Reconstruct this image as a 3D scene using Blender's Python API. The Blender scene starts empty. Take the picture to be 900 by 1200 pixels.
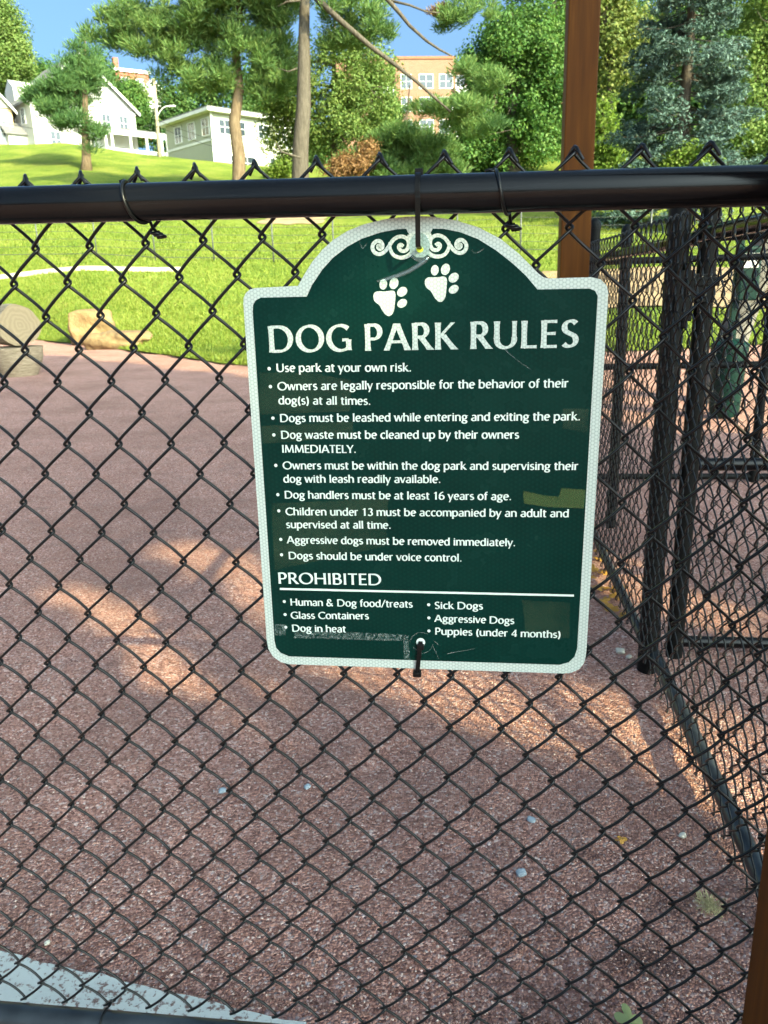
import bpy, bmesh, math, random
import numpy as np
from mathutils import Vector, Matrix

# ------------------------------------------------------------------ camera, sky, sun, exposure
C = bpy.context.scene.collection
SC = bpy.context.scene
CAM = np.array([0.5381586, -0.9534196, 1.2433589])
FPX = 910.0                                     # focal length in pixels of the 900 x 1200 photograph
def cam_axes(pitch, yaw, roll):
    cy, sy, cp, sp = math.cos(yaw), math.sin(yaw), math.cos(pitch), math.sin(pitch)
    f = np.array([sy*cp, cy*cp, -sp]); r = np.array([cy, -sy, 0.0]); d = np.cross(f, r)
    cr, sr = math.cos(roll), math.sin(roll)
    return np.stack([cr*r + sr*d, -sr*r + cr*d, f])
AX = cam_axes(0.283914846, -0.120925397, 0.0296421161)
def ray(px, py): return AX.T @ np.array([(px-450)/FPX, (py-600)/FPX, 1.0])
def at(px, py, Y):                              # the world point seen at a photo pixel, on the plane y = Y
    d = ray(px, py); return CAM + d*((Y-CAM[1])/d[1])
def on_ground(px, py, Z=0.0):
    d = ray(px, py); return CAM + d*((Z-CAM[2])/d[2])

cam_data = bpy.data.cameras.new('camera'); cam = bpy.data.objects.new('camera', cam_data); C.objects.link(cam)
cam_data.sensor_fit = 'VERTICAL'; cam_data.sensor_height = 36.0; cam_data.sensor_width = 27.0
cam_data.lens = 36.0*FPX/1200.0
cam_data.clip_start = 0.02; cam_data.clip_end = 2000
m = Matrix([list(AX[0]), list(-AX[1]), list(-AX[2])]).transposed().to_4x4(); m.translation = Vector(CAM)
cam.matrix_world = m
cam_data.dof.use_dof = True; cam_data.dof.focus_distance = 1.0; cam_data.dof.aperture_fstop = 16.0
SC.camera = cam

SUN_EL = math.radians(29); SUN_H = (0.75, -0.66)          # horizontal direction towards the sun
hn = math.hypot(*SUN_H); SUN = np.array([SUN_H[0]/hn*math.cos(SUN_EL), SUN_H[1]/hn*math.cos(SUN_EL), math.sin(SUN_EL)])
world = bpy.data.worlds.new('World'); SC.world = world; world.use_nodes = True
wn = world.node_tree; wn.nodes.clear()
sky = wn.nodes.new('ShaderNodeTexSky'); sky.sky_type = 'NISHITA'; sky.sun_disc = False
sky.sun_elevation = SUN_EL; sky.sun_rotation = math.atan2(SUN[0], SUN[1])
sky.air_density = 0.40; sky.dust_density = 8.0; sky.ozone_density = 6.0
bg = wn.nodes.new('ShaderNodeBackground'); bg.inputs[1].default_value = 0.15
wo = wn.nodes.new('ShaderNodeOutputWorld'); wn.links.new(sky.outputs[0], bg.inputs[0]); wn.links.new(bg.outputs[0], wo.inputs[0])
sun_data = bpy.data.lights.new('sun', 'SUN'); sun_data.energy = 3.0; sun_data.angle = math.radians(0.5); sun_data.color = (1.0, 0.80, 0.55)
sun = bpy.data.objects.new('sun', sun_data); C.objects.link(sun)
sun.rotation_euler = Vector(SUN).to_track_quat('Z', 'Y').to_euler(); sun.location = (20, -20, 20)
SC.view_settings.view_transform = 'Standard'; SC.view_settings.look = 'None'
SC.view_settings.gamma = 1.0; SC.view_settings.use_curve_mapping = False
SC.view_settings.exposure = 2.2
SC.view_settings.use_white_balance = True; SC.view_settings.white_balance_temperature = 7000; SC.view_settings.white_balance_tint = -16
rng = np.random.default_rng(7); random.seed(7)

# ------------------------------------------------------------------ helpers
def raw_mesh(name, V, F, smooth=False):
    V = np.asarray(V, dtype=np.float32); me = bpy.data.meshes.new(name)
    if isinstance(F, np.ndarray):
        k = F.shape[1]; n = len(F)
        me.vertices.add(len(V)); me.vertices.foreach_set('co', V.ravel())
        me.loops.add(n*k); me.loops.foreach_set('vertex_index', F.astype(np.int32).ravel())
        me.polygons.add(n); me.polygons.foreach_set('loop_start', np.arange(0, n*k, k, dtype=np.int32))
        me.polygons.foreach_set('loop_total', np.full(n, k, dtype=np.int32))
        me.update(calc_edges=True)
    else:
        me.from_pydata([tuple(map(float, v)) for v in V], [], F); me.update()
    if smooth: me.polygons.foreach_set('use_smooth', np.ones(len(me.polygons), dtype=bool))
    return me
def obj(name, me, mat, parent=None):
    o = bpy.data.objects.new(name, me); C.objects.link(o)
    if mat: me.materials.append(mat)
    if parent: o.parent = parent
    return o
def tag(o, label, cat, group=None):
    o['label'] = label; o['category'] = cat
    if group: o['group'] = group
    return o
def thing(name, label, cat, loc=(0, 0, 0), rz=0.0, group=None):
    o = bpy.data.objects.new(name, None); C.objects.link(o); o.location = Vector([float(v) for v in loc]); o.rotation_euler = (0, 0, rz)
    o.empty_display_size = 0.1
    return tag(o, label, cat, group)
def structure(o, kind='structure'): o['kind'] = kind; return o
def copy_tree(o, parent=None):
    c = o.copy(); C.objects.link(c)
    if parent: c.parent = parent
    for ch in list(o.children): copy_tree(ch, c)
    return c

class MB:
    """collects shapes into one mesh"""
    def __init__(s): s.V = []; s.F = []; s.n = 0; s.smooth_from = None
    def add(s, V, F):
        k = s.n; s.V.extend([tuple(map(float, v)) for v in V]); s.F.extend([tuple(i+k for i in f) for f in F]); s.n += len(V); return s
    def box(s, x0, x1, y0, y1, z0, z1):
        V = [(x, y, z) for z in (z0, z1) for y in (y0, y1) for x in (x0, x1)]
        return s.add(V, [(0, 2, 3, 1), (4, 5, 7, 6), (0, 1, 5, 4), (2, 6, 7, 3), (0, 4, 6, 2), (1, 3, 7, 5)])
    def tube(s, pts, r, sides=8, caps=True, closed=False):
        P = np.asarray(pts, float); n = len(P); R = np.full(n, r) if np.isscalar(r) else np.asarray(r, float)
        T = np.gradient(P, axis=0) if n > 2 else np.repeat((P[-1]-P[0])[None], n, 0)
        T /= np.linalg.norm(T, axis=1)[:, None] + 1e-12
        u = np.cross(T[0], (0, 0, 1.0));
        if np.linalg.norm(u) < 1e-3: u = np.cross(T[0], (0, 1.0, 0))
        V = []
        for i in range(n):
            u = u - T[i]*np.dot(u, T[i]); u /= np.linalg.norm(u) + 1e-12; w = np.cross(T[i], u)
            for k in range(sides):
                a = 2*math.pi*k/sides; V.append(P[i] + R[i]*(math.cos(a)*u + math.sin(a)*w))
        F = [(i*sides+k, i*sides+(k+1) % sides, (i+1)*sides+(k+1) % sides, (i+1)*sides+k) for i in range(n-1) for k in range(sides)]
        if caps: F += [tuple(range(sides-1, -1, -1)), tuple((n-1)*sides+k for k in range(sides))]
        return s.add(V, F)
    def lathe(s, prof, sides=24, c=(0, 0, 0)):
        V = []; n = len(prof)
        for r, z in prof:
            for k in range(sides):
                a = 2*math.pi*k/sides; V.append((c[0]+r*math.cos(a), c[1]+r*math.sin(a), c[2]+z))
        F = [(i*sides+k, i*sides+(k+1) % sides, (i+1)*sides+(k+1) % sides, (i+1)*sides+k) for i in range(n-1) for k in range(sides)]
        F += [tuple(range(sides-1, -1, -1)), tuple((n-1)*sides+k for k in range(sides))]
        return s.add(V, F)
    def prism(s, poly, d):                        # poly: 3-D points (planar); d: extrusion vector
        n = len(poly); A = [np.asarray(p, float) for p in poly]; B = [p + np.asarray(d, float) for p in A]
        return s.add(A+B, [tuple(range(n-1, -1, -1)), tuple(range(n, 2*n))] + [(i, (i+1) % n, n+(i+1) % n, n+i) for i in range(n)])
    def band(s, pts, width_dir, w, t):            # flat strap swept along pts
        P = np.asarray(pts, float); wd = np.asarray(width_dir, float); T = np.gradient(P, axis=0); V = []
        for i in range(len(P)):
            nn = np.cross(T[i], wd); nn /= np.linalg.norm(nn) + 1e-12
            for a, b in ((-1, -1), (1, -1), (1, 1), (-1, 1)): V.append(P[i] + wd*w*.5*a + nn*t*.5*b)
        n = len(P); F = [(i*4+k, i*4+(k+1) % 4, (i+1)*4+(k+1) % 4, (i+1)*4+k) for i in range(n-1) for k in range(4)]
        F += [(3, 2, 1, 0), tuple((n-1)*4+k for k in range(4))]
        return s.add(V, F)
    def build(s, name, mat, parent=None, smooth=False, bevel=0.0, auto=False):
        me = raw_mesh(name, s.V, s.F, smooth)
        bm = bmesh.new(); bm.from_mesh(me)
        bmesh.ops.recalc_face_normals(bm, faces=bm.faces)
        if bevel: bmesh.ops.bevel(bm, geom=list(bm.edges), offset=bevel, segments=2, affect='EDGES', profile=.5)
        if auto:
            for e in bm.edges:
                e.smooth = not (len(e.link_faces) == 2 and e.calc_face_angle(0) > math.radians(35))
            for f in bm.faces: f.smooth = True
        bm.to_mesh(me); bm.free()
        return obj(name, me, mat, parent)

# ------------------------------------------------------------------ materials
def mat_new(name):
    mt = bpy.data.materials.new(name); mt.use_nodes = True; nt = mt.node_tree; nt.nodes.clear()
    out = nt.nodes.new('ShaderNodeOutputMaterial'); return mt, nt, out
def N(nt, t, **kw):
    n = nt.nodes.new(t)
    for k, v in kw.items(): setattr(n, k, v)
    return n
def setin(n, **kw):
    for k, v in kw.items():
        n.inputs[k.replace('_', ' ')].default_value = v
    return n
def coord(nt, scale=1.0):
    tc = N(nt, 'ShaderNodeTexCoord'); mp = N(nt, 'ShaderNodeMapping')
    mp.inputs['Scale'].default_value = (scale,)*3 if np.isscalar(scale) else scale
    nt.links.new(tc.outputs['Object'], mp.inputs[0]); return mp.outputs[0]
def noise(nt, vec, scale, detail=4.0, rough=.55):
    n = N(nt, 'ShaderNodeTexNoise'); n.inputs['Scale'].default_value = scale; n.inputs['Detail'].default_value = detail; n.inputs['Roughness'].default_value = rough
    nt.links.new(vec, n.inputs['Vector']); return n.outputs['Fac']
def ramp(nt, fac, stops):
    r = N(nt, 'ShaderNodeValToRGB'); e = r.color_ramp.elements
    e[0].position, e[0].color = stops[0][0], tuple(stops[0][1])+(1,)
    e[1].position, e[1].color = stops[-1][0], tuple(stops[-1][1])+(1,)
    for p, c in stops[1:-1]:
        x = e.new(p); x.color = tuple(c)+(1,)
    nt.links.new(fac, r.inputs[0]); return r.outputs[0]
def mixc(nt, fac, a, b, mode='MIX'):
    x = N(nt, 'ShaderNodeMix', data_type='RGBA', blend_type=mode)
    for k, v in ((0, fac), (6, a), (7, b)):
        if isinstance(v, (int, float)): x.inputs[k].default_value = v
        elif isinstance(v, tuple): x.inputs[k].default_value = v+(1,) if len(v) == 3 else v
        else: nt.links.new(v, x.inputs[k])
    return x.outputs[2]
def mth(nt, op, a, b=None, clamp=False):
    x = N(nt, 'ShaderNodeMath', operation=op); x.use_clamp = clamp
    for i, v in enumerate((a, b)):
        if v is None: continue
        if isinstance(v, (int, float)): x.inputs[i].default_value = v
        else: nt.links.new(v, x.inputs[i])
    return x.outputs[0]
def bump(nt, h, strength=.3, dist=.01):
    b = N(nt, 'ShaderNodeBump'); b.inputs['Strength'].default_value = strength; b.inputs['Distance'].default_value = dist
    nt.links.new(h, b.inputs['Height']); return b.outputs[0]
def principled(nt, out, color, rough=.6, normal=None, **kw):
    p = N(nt, 'ShaderNodeBsdfPrincipled')
    if isinstance(color, tuple): p.inputs['Base Color'].default_value = color+(1,)
    else: nt.links.new(color, p.inputs['Base Color'])
    if isinstance(rough, (int, float)): p.inputs['Roughness'].default_value = rough
    else: nt.links.new(rough, p.inputs['Roughness'])
    if normal: nt.links.new(normal, p.inputs['Normal'])
    for k, v in kw.items(): p.inputs[k.replace('_', ' ')].default_value = v
    nt.links.new(p.outputs[0], out.inputs[0]); return p
def mottled(name, c1, c2, scale=3.0, rough=.7, bs=.2, bd=.01, bscale=None, **kw):
    mt, nt, out = mat_new(name); v = coord(nt)
    f = noise(nt, v, scale, 5); c = ramp(nt, f, [(.3, c1), (.7, c2)])
    h = noise(nt, v, bscale or scale*4, 4)
    principled(nt, out, c, rough, bump(nt, h, bs, bd), **kw); return mt
def leaf_mat(name, c1, c2, c3, trans=.35, scale=.5):
    mt, nt, out = mat_new(name); g = N(nt, 'ShaderNodeNewGeometry')
    f = noise(nt, coord(nt), scale, 2)
    x = mth(nt, 'ADD', mth(nt, 'MULTIPLY', g.outputs['Random Per Island'], .55), mth(nt, 'MULTIPLY', f, .5), True)
    c = ramp(nt, x, [(.15, c1), (.5, c2), (.9, c3)])
    d = N(nt, 'ShaderNodeBsdfPrincipled'); nt.links.new(c, d.inputs['Base Color']); d.inputs['Roughness'].default_value = .6; d.inputs['Specular IOR Level'].default_value = .25
    t = N(nt, 'ShaderNodeBsdfTranslucent'); nt.links.new(mixc(nt, .5, c, (.88, 1.0, .55), 'MULTIPLY'), t.inputs[0])
    mx = N(nt, 'ShaderNodeMixShader'); mx.inputs[0].default_value = trans
    nt.links.new(d.outputs[0], mx.inputs[1]); nt.links.new(t.outputs[0], mx.inputs[2]); nt.links.new(mx.outputs[0], out.inputs[0])
    return mt
def brick_mat(name, c1, c2, mortar, bw=.4, bh=.12):
    mt, nt, out = mat_new(name); tc = N(nt, 'ShaderNodeTexCoord')
    sx = N(nt, 'ShaderNodeSeparateXYZ'); nt.links.new(tc.outputs['Object'], sx.inputs[0])
    cb = N(nt, 'ShaderNodeCombineXYZ'); nt.links.new(mth(nt, 'ADD', sx.outputs[0], sx.outputs[1]), cb.inputs[0]); nt.links.new(sx.outputs[2], cb.inputs[1])
    b = N(nt, 'ShaderNodeTexBrick'); nt.links.new(cb.outputs[0], b.inputs['Vector'])
    b.inputs['Color1'].default_value = c1+(1,); b.inputs['Color2'].default_value = c2+(1,); b.inputs['Mortar'].default_value = mortar+(1,)
    b.inputs['Scale'].default_value = 1.0; b.inputs['Brick Width'].default_value = bw; b.inputs['Row Height'].default_value = bh; b.inputs['Mortar Size'].default_value = bh*.12
    principled(nt, out, b.outputs['Color'], .85); return mt
def siding_mat(name, c, gap=.18):
    mt, nt, out = mat_new(name); tc = N(nt, 'ShaderNodeTexCoord'); sx = N(nt, 'ShaderNodeSeparateXYZ'); nt.links.new(tc.outputs['Object'], sx.inputs[0])
    fr = mth(nt, 'FRACT', mth(nt, 'DIVIDE', sx.outputs[2], gap)); f = noise(nt, tc.outputs['Object'], 1.2, 3)
    col = mixc(nt, mth(nt, 'MULTIPLY', f, .5), c, tuple(x*.8 for x in c))
    principled(nt, out, col, .6, bump(nt, fr, .5, .03)); return mt
MAT = {}
MAT['black_vinyl'] = mottled('black_vinyl', (.003, .0035, .004), (.006, .0068, .0075), 30, .30, .08, .001, 140, Specular_IOR_Level=.3)
MAT['post_paint'] = mottled('post_paint', (.003, .0034, .0034), (.007, .0075, .007), 12, .5, .1, .001, 90, Specular_IOR_Level=.16)
mt, nt, out = mat_new('rail_paint'); v = coord(nt)
ng = noise(nt, coord(nt, (1.5, 60, 60)), 6, 5, .7); sc = noise(nt, v, 90, 3)
cc = ramp(nt, ng, [(.35, (.003, .0033, .004)), (.68, (.006, .0065, .0075))])
principled(nt, out, cc, ramp(nt, ng, [(.4, (.10,)*3), (.75, (.24,)*3)]), bump(nt, mth(nt, 'ADD', ng, mth(nt, 'MULTIPLY', sc, .4)), .10, .0006), Specular_IOR_Level=.22)
MAT['rail_paint'] = mt
MAT['rail_sky_sheen'] = mottled('rail_sky_sheen', (.008, .010, .012), (.030, .036, .042), 14, .36, .1, .001, 60)  # bluish sky sheen put into a paler base colour than the black rails
MAT['tie_plastic'] = mottled('tie_plastic', (.004, .004, .004), (.007, .007, .007), 40, .4, .03, .0005, Specular_IOR_Level=.12)
mt, nt, out = mat_new('stained_wood'); v = coord(nt, (22, 22, 1.2)); w = noise(nt, v, 2.2, 6, .6); w2 = noise(nt, coord(nt), 3, 3)
cc = ramp(nt, w, [(.25, (.045, .016, .002)), (.55, (.09, .033, .003)), (.8, (.15, .062, .007))])
principled(nt, out, mixc(nt, mth(nt, 'MULTIPLY', w2, .5), cc, (.11, .03, .003)), .6, bump(nt, w, .15, .002), Specular_IOR_Level=.15); MAT['stained_wood'] = mt
# ------------------------------------------------------------------ the ground
def terp(x, xs, ys): return np.interp(x, xs, ys)
H_R = [0, 17, 22, 27, 31, 43, 61, 76, 84, 110, 150, 260, 600]
H_Z = [0, 0, .45, 1.75, 2.75, 5.5, 10.6, 15.1, 15.9, 18.5, 22, 28, 30]
G_P = [-2, -.6, -.5, -.4, -.243, 0, .2, .5, 2]; G_V = [1.0, 1.0, .985, .895, .79, .80, .76, .7, .7]
E_P = [-2.5, -1.2, -.8, -.586, -.466, -.34, -.29, -.1, .05, .15, .25, .6, 1.2, 2.5]; E_R = [30, 28, 25.5, 22.0, 17.3, 13.65, 12.8, 12.4, 13.2, 14.4, 14.5, 17, 24, 30]
def terrain(x, y):
    r = np.maximum(np.asarray(y, float)+.953, .5); p = (np.asarray(x, float)-.538)/r
    k = np.clip((r-terp(p, E_P, E_R))/4.5, 0, 1); k = k*k*(3-2*k)
    return terp(r, H_R, H_Z)*terp(p, G_P, G_V)*k
def ground_z(x, y): return float(terrain(x, y))
# gravel
mt, nt, out = mat_new('red_gravel'); tc = N(nt, 'ShaderNodeTexCoord'); v = tc.outputs['Object']
vo = N(nt, 'ShaderNodeTexVoronoi'); vo.inputs['Scale'].default_value = 165; nt.links.new(v, vo.inputs['Vector'])
vo2 = N(nt, 'ShaderNodeTexVoronoi'); vo2.inputs['Scale'].default_value = 260; nt.links.new(v, vo2.inputs['Vector'])
sp = N(nt, 'ShaderNodeSeparateColor'); nt.links.new(vo.outputs['Color'], sp.inputs[0])
grain = ramp(nt, sp.outputs[0], [(0.0, (.205, .097, .077)), (.4, (.41, .208, .162)), (.75, (.585, .32, .252)), (.93, (.67, .455, .395)), (1.0, (.84, .66, .59))])
big = noise(nt, v, 1.1, 5, .6); med = noise(nt, v, 6, 4, .6)
grain = mixc(nt, mth(nt, 'MULTIPLY', ramp(nt, big, [(.45, (0,)*3), (.68, (1,)*3)]), .6), grain, (.27, .142, .108))     # sandy fines between the grains
grain = mixc(nt, mth(nt, 'MULTIPLY', ramp(nt, med, [(.52, (0,)*3), (.75, (1,)*3)]), .45), grain, (.19, .115, .10))
far = N(nt, 'ShaderNodeSeparateXYZ'); nt.links.new(v, far.inputs[0])
for cx, cy, rr, st in ((.86, .27, .10, .75), (.93, .42, .07, .5), (.80, .55, .06, .45), (-.12, .70, .05, .3)):          # dark damp stains
    dx = mth(nt, 'SUBTRACT', far.outputs[0], cx); dy = mth(nt, 'SUBTRACT', far.outputs[1], cy)
    dd = mth(nt, 'SQRT', mth(nt, 'ADD', mth(nt, 'MULTIPLY', dx, dx), mth(nt, 'MULTIPLY', mth(nt, 'MULTIPLY', dy, dy), 2.0)))
    dd = mth(nt, 'ADD', mth(nt, 'DIVIDE', dd, rr), mth(nt, 'MULTIPLY', mth(nt, 'SUBTRACT', noise(nt, v, 25, 4), .5), 1.6))
    grain = mixc(nt, mth(nt, 'MULTIPLY', mth(nt, 'SUBTRACT', 1.15, dd, True), st), grain, (.05, .026, .024))
hh = mth(nt, 'ADD', mth(nt, 'MULTIPLY', vo.outputs['Distance'], -1.0), mth(nt, 'MULTIPLY', vo2.outputs['Distance'], -.4))
b1 = bump(nt, hh, 1.0, .010); b2 = N(nt, 'ShaderNodeBump'); b2.inputs['Strength'].default_value = .5; b2.inputs['Distance'].default_value = .03
nt.links.new(med, b2.inputs['Height']); nt.links.new(b1, b2.inputs['Normal'])
principled(nt, out, grain, .85, b2.outputs[0], Specular_IOR_Level=.25); MAT['gravel'] = mt
# one sheet, finer near the fence
def sheet(xs, ys, zf):
    X, Y = np.meshgrid(xs, ys); Z = zf(X, Y); V = np.stack([X, Y, Z], -1).reshape(-1, 3); nx, ny = len(xs), len(ys)
    i = (np.arange(ny-1)[:, None]*nx + np.arange(nx-1)[None]).ravel()
    return V, np.stack([i, i+1, i+nx+1, i+nx], 1)
def gz(X, Y):
    return .006*np.sin(X*5.1+np.sin(Y*3.7)*1.3)*np.sin(Y*4.3+1) + .004*np.sin(X*13+Y*7)*np.sin(Y*11-X*5) + .0045*np.sin(X*23+2*np.sin(Y*9))*np.sin(Y*27+2*np.sin(X*11)) - .012*np.clip(np.sin(X*6.3+1.7*np.sin(Y*4.1))*np.sin(Y*7.1+1.3*np.sin(X*5.3))-.55, 0, 1)
xs = np.concatenate([np.linspace(-60, -3, 40)[:-1], np.linspace(-3, 4, 240), np.linspace(4, 60, 40)[1:]])
ys = np.concatenate([np.linspace(-60, -1.5, 30)[:-1], np.linspace(-1.5, 6, 240), np.linspace(6, 40, 40)[1:]])
V, F = sheet(xs, ys, lambda X, Y: gz(X, Y)*np.clip(1.6-np.abs(Y)/9, 0, 1) - .12*np.clip((Y+.953-terp((X-.538)/np.maximum(Y+.953, .5), E_P, E_R)-.8)/2, 0, 1))
structure(obj('gravel', raw_mesh('gravel', V, F, True), MAT['gravel']))
# lawn: a sheet in polar steps that rises into the hill, from the gravel's edge to the horizon
mt, nt, out = mat_new('lawn_grass'); v = coord(nt)
f1 = noise(nt, v, .35, 6, .65); f2 = noise(nt, v, 6, 4, .7); f3 = noise(nt, v, 45, 2, .6)
cc = ramp(nt, mth(nt, 'ADD', mth(nt, 'MULTIPLY', f1, .55), mth(nt, 'MULTIPLY', f2, .45)), [(.36, (.075, .12, .02)), (.5, (.15, .20, .03)), (.62, (.24, .25, .055))])
cc = mixc(nt, mth(nt, 'MULTIPLY', ramp(nt, noise(nt, v, .9, 3), [(.6, (0,)*3), (.75, (1,)*3)]), .35), cc, (.25, .22, .07))
principled(nt, out, cc, .9, bump(nt, mth(nt, 'ADD', f2, f3), .8, .08), Specular_IOR_Level=.1); MAT['lawn'] = mt
ph = np.concatenate([np.linspace(-2.5, -.9, 24)[:-1], np.linspace(-.9, .9, 150), np.linspace(.9, 2.5, 24)[1:]])
tt = np.concatenate([np.linspace(0, 1, 40)[:-1]*14, np.linspace(14, 90, 70)[:-1], np.geomspace(90, 560, 18)])
PP, TT = np.meshgrid(ph, tt); R0 = terp(PP, E_P, E_R) + .12*np.sin(PP*60) + .08*np.sin(PP*143+1); RR = R0 + TT
LX = .538 + PP*RR; LY = RR - .953
LZ = terrain(LX, LY) + .02 + .03*np.clip(TT/.4, 0, 1) + .05*np.sin(LX*.9+LY*.4)*np.sin(LY*.7-LX*.3)*np.clip(TT/3, 0, 1)
V = np.stack([LX, LY, LZ], -1).reshape(-1, 3); nx, ny = len(ph), len(tt); i = (np.arange(ny-1)[:, None]*nx + np.arange(nx-1)[None]).ravel()
structure(obj('lawn', raw_mesh('lawn', V, np.stack([i, i+1, i+nx+1, i+nx], 1), True), MAT['lawn']))
# grass blades on the nearer lawn
def lawn_z(x, y):
    r = y+.953; p = (x-.538)/r; t = r - terp(p, E_P, E_R)
    return terrain(x, y) + .02 + .03*np.clip(t/.4, 0, 1) + .05*np.sin(x*.9+y*.4)*np.sin(y*.7-x*.3)*np.clip(t/3, 0, 1)
MAT['blade'] = leaf_mat('grass_blade', (.085, .14, .02), (.165, .225, .03), (.28, .29, .065), .35, .3)
def blades(n, t0, t1, pw, h, w):
    p = rng.uniform(-.75, .5, n); t = t0 + (t1-t0)*rng.random(n)**pw; r = terp(p, E_P, E_R) + t
    x = .538 + p*r; y = r-.953; z = lawn_z(x, y)
    keep = ~((p > .1) & (r > 21.4) & (r < 27.6)); x, y, z = x[keep], y[keep], z[keep]; n = len(x)
    a = rng.uniform(0, 2*np.pi, n); hh = h*rng.uniform(.5, 1.3, n); ln = rng.normal(0, .45, (n, 2))*hh[:, None]
    B = np.stack([x, y, z-.01], -1); d = np.stack([np.cos(a), np.sin(a), 0*a], -1)*(w*.5)
    T = B + np.stack([ln[:, 0], ln[:, 1], hh], -1)
    V = np.stack([B-d, B+d, T], 1).reshape(-1, 3); return V
V = np.concatenate([blades(90000, 0.0, 9, 1.0, .085, .03), blades(90000, 6, 30, 1.0, .10, .05), blades(5000, -.03, .25, 1.0, .06, .03)])
structure(obj('grass', raw_mesh('grass', V, np.arange(len(V)).reshape(-1, 3)), MAT['blade']), 'stuff')
# tan path beyond the lawn on the right
MAT['tan_path'] = mottled('tan_path', (.17, .112, .06), (.27, .19, .105), 1.5, .9, .3, .02, 20)
ph2 = np.linspace(.08, 1.6, 60); r2 = np.linspace(21.8, 27.2, 14); PP, RR = np.meshgrid(ph2, r2); RR = RR + .5*np.sin(PP*9)
PX = .538+PP*RR; PY = RR-.953; V = np.stack([PX, PY, lawn_z(PX, PY)+.05], -1).reshape(-1, 3); nx, ny = len(ph2), len(r2)
i = (np.arange(ny-1)[:, None]*nx + np.arange(nx-1)[None]).ravel()
structure(obj('path', raw_mesh('path', V, np.stack([i, i+1, i+nx+1, i+nx], 1), True), MAT['tan_path']))
# white edging slab along the fence foot
mt, nt, out = mat_new('dirty_white_concrete'); v = coord(nt)
s1 = noise(nt, v, 75, 4, .65); s2 = noise(nt, v, 9, 4, .65)
spk = ramp(nt, mth(nt, 'ADD', mth(nt, 'MULTIPLY', s1, .75), mth(nt, 'MULTIPLY', s2, .35)), [(.575, (0,)*3), (.64, (1,)*3)])
cc = mixc(nt, spk, mixc(nt, s2, (.56, .58, .54), (.44, .46, .43)), (.16, .10, .085))
principled(nt, out, cc, .8, bump(nt, s1, .4, .004)); MAT['edging'] = mt
b = MB(); far_pts = []
for k, x in enumerate(np.linspace(-2.4, .25, 60)):
    y = .181 - .16*(x+.39) + .002*math.sin(x*31) + .0025*math.sin(x*77+1) - .010
    far_pts.append((x, y))
poly = [(x, y, -.03) for x, y in far_pts] + [(.25, .03, -.03), (.20, -.06, -.03), (-2.4, -.06, -.03)]
b.prism(poly, (0, 0, .043)); o = b.build('kerb', MAT['edging']); structure(o)
# ------------------------------------------------------------------ chain-link mesh
HA, HB = 0.036, 0.0407                           # half width and half height of one diamond
def wire_path(rows, par, hd, step):
    """zig-zag of one flattened spiral wire: turns to x=0 on rows of parity par, to x=1 on the others"""
    ts = [0.0, .04, .09, .17, .34, .5, .66, .83, .91, .96] if step > 7 else [0.0, .06, .16, .5, .84, .94]
    pts = []
    dl = .10
    for j in range(rows):
        a = (j - par) % 2; x0 = -dl if a == 0 else 1+dl; x1 = 1+dl if a == 0 else -dl
        sgn = 1.0 if x1 > x0 else -1.0           # going right while going down = "\" = behind; going left = "/" = in front
        for t in ts:
            s = float(np.interp(t, [0, .04, .09, .17, .34, .5, .66, .83, .91, .96, 1], [0, .02, .07, .155, .33, .5, .67, .845, .93, .98, 1]))
            yy = sgn*hd*min(1.0, (math.sin(math.pi*t))**.6 if t > 0 else 0)
            pts.append((x0+(x1-x0)*s, yy, j+t))
    a = (rows - par) % 2; pts.append((-dl if a == 0 else 1+dl, 0, rows))
    return np.array(pts)
def tube_np(P, r, sides):
    T = np.gradient(P, axis=0); T /= np.linalg.norm(T, axis=1)[:, None]
    ref = np.array([0, 1.0, 0]); U = ref - T*(T@ref)[:, None]; U /= np.linalg.norm(U, axis=1)[:, None]; W = np.cross(T, U)
    ang = np.arange(sides)*2*np.pi/sides
    V = P[:, None, :] + r*(np.cos(ang)[None, :, None]*U[:, None, :] + np.sin(ang)[None, :, None]*W[:, None, :])
    n = len(P); k = np.arange(sides); i = np.arange(n-1)[:, None]*sides
    F = np.stack([i+k, i+(k+1) % sides, i+sides+(k+1) % sides, i+sides+k], -1).reshape(-1, 4)
    return V.reshape(-1, 3), F
def chain_mesh(u0, u1, rows, ztop, r=.0021, hd=.0062, sides=6, step=8, sag=0.0, warp=.0032, row0=-2, seed=0, ha=HA, hb=HB):
    Vs, Fs, n = [], [], 0; g = np.random.default_rng(seed)
    for k in range(u0, u1):
        P = wire_path(rows, (k-row0) % 2, hd, step)
        # selvage: twist the wire end round its neighbour at the top
        start_left = P[0][0] < .5
        nx = float(round(P[0][0])); dirx = -1 if start_left else 1
        sg = 1 if start_left else -1; top = [(nx + dirx*.26, .0085*sg, .30), (nx + dirx*.14, .0075*sg, .14), (nx + dirx*.05, .004*sg, -.02), (nx, 0, -.07), (nx - dirx*.04, -.002*sg, -.02)]
        P = np.concatenate([np.array(top), P[1:]])
        x = (P[:, 0]+k)*ha; z = ztop - (P[:, 2]+row0-row0)*hb; y = P[:, 1]
        vrow = P[:, 2]+row0
        if sag: z = z + sag*np.clip((vrow-11)/18, 0, 2)**2
        x = x + warp*np.sin(z*7+x*3.1+seed) + warp*.5*np.sin(z*19-x*11); z = z + warp*.8*np.sin(x*6.3+z*4+seed) ; y = y + .004*np.sin(x*2.3+seed)*np.sin(z*2.9)
        V, F = tube_np(np.stack([x, y, z], -1), r, sides); Vs.append(V); Fs.append(F+n); n += len(V)
    return np.concatenate(Vs), np.concatenate(Fs)

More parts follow.
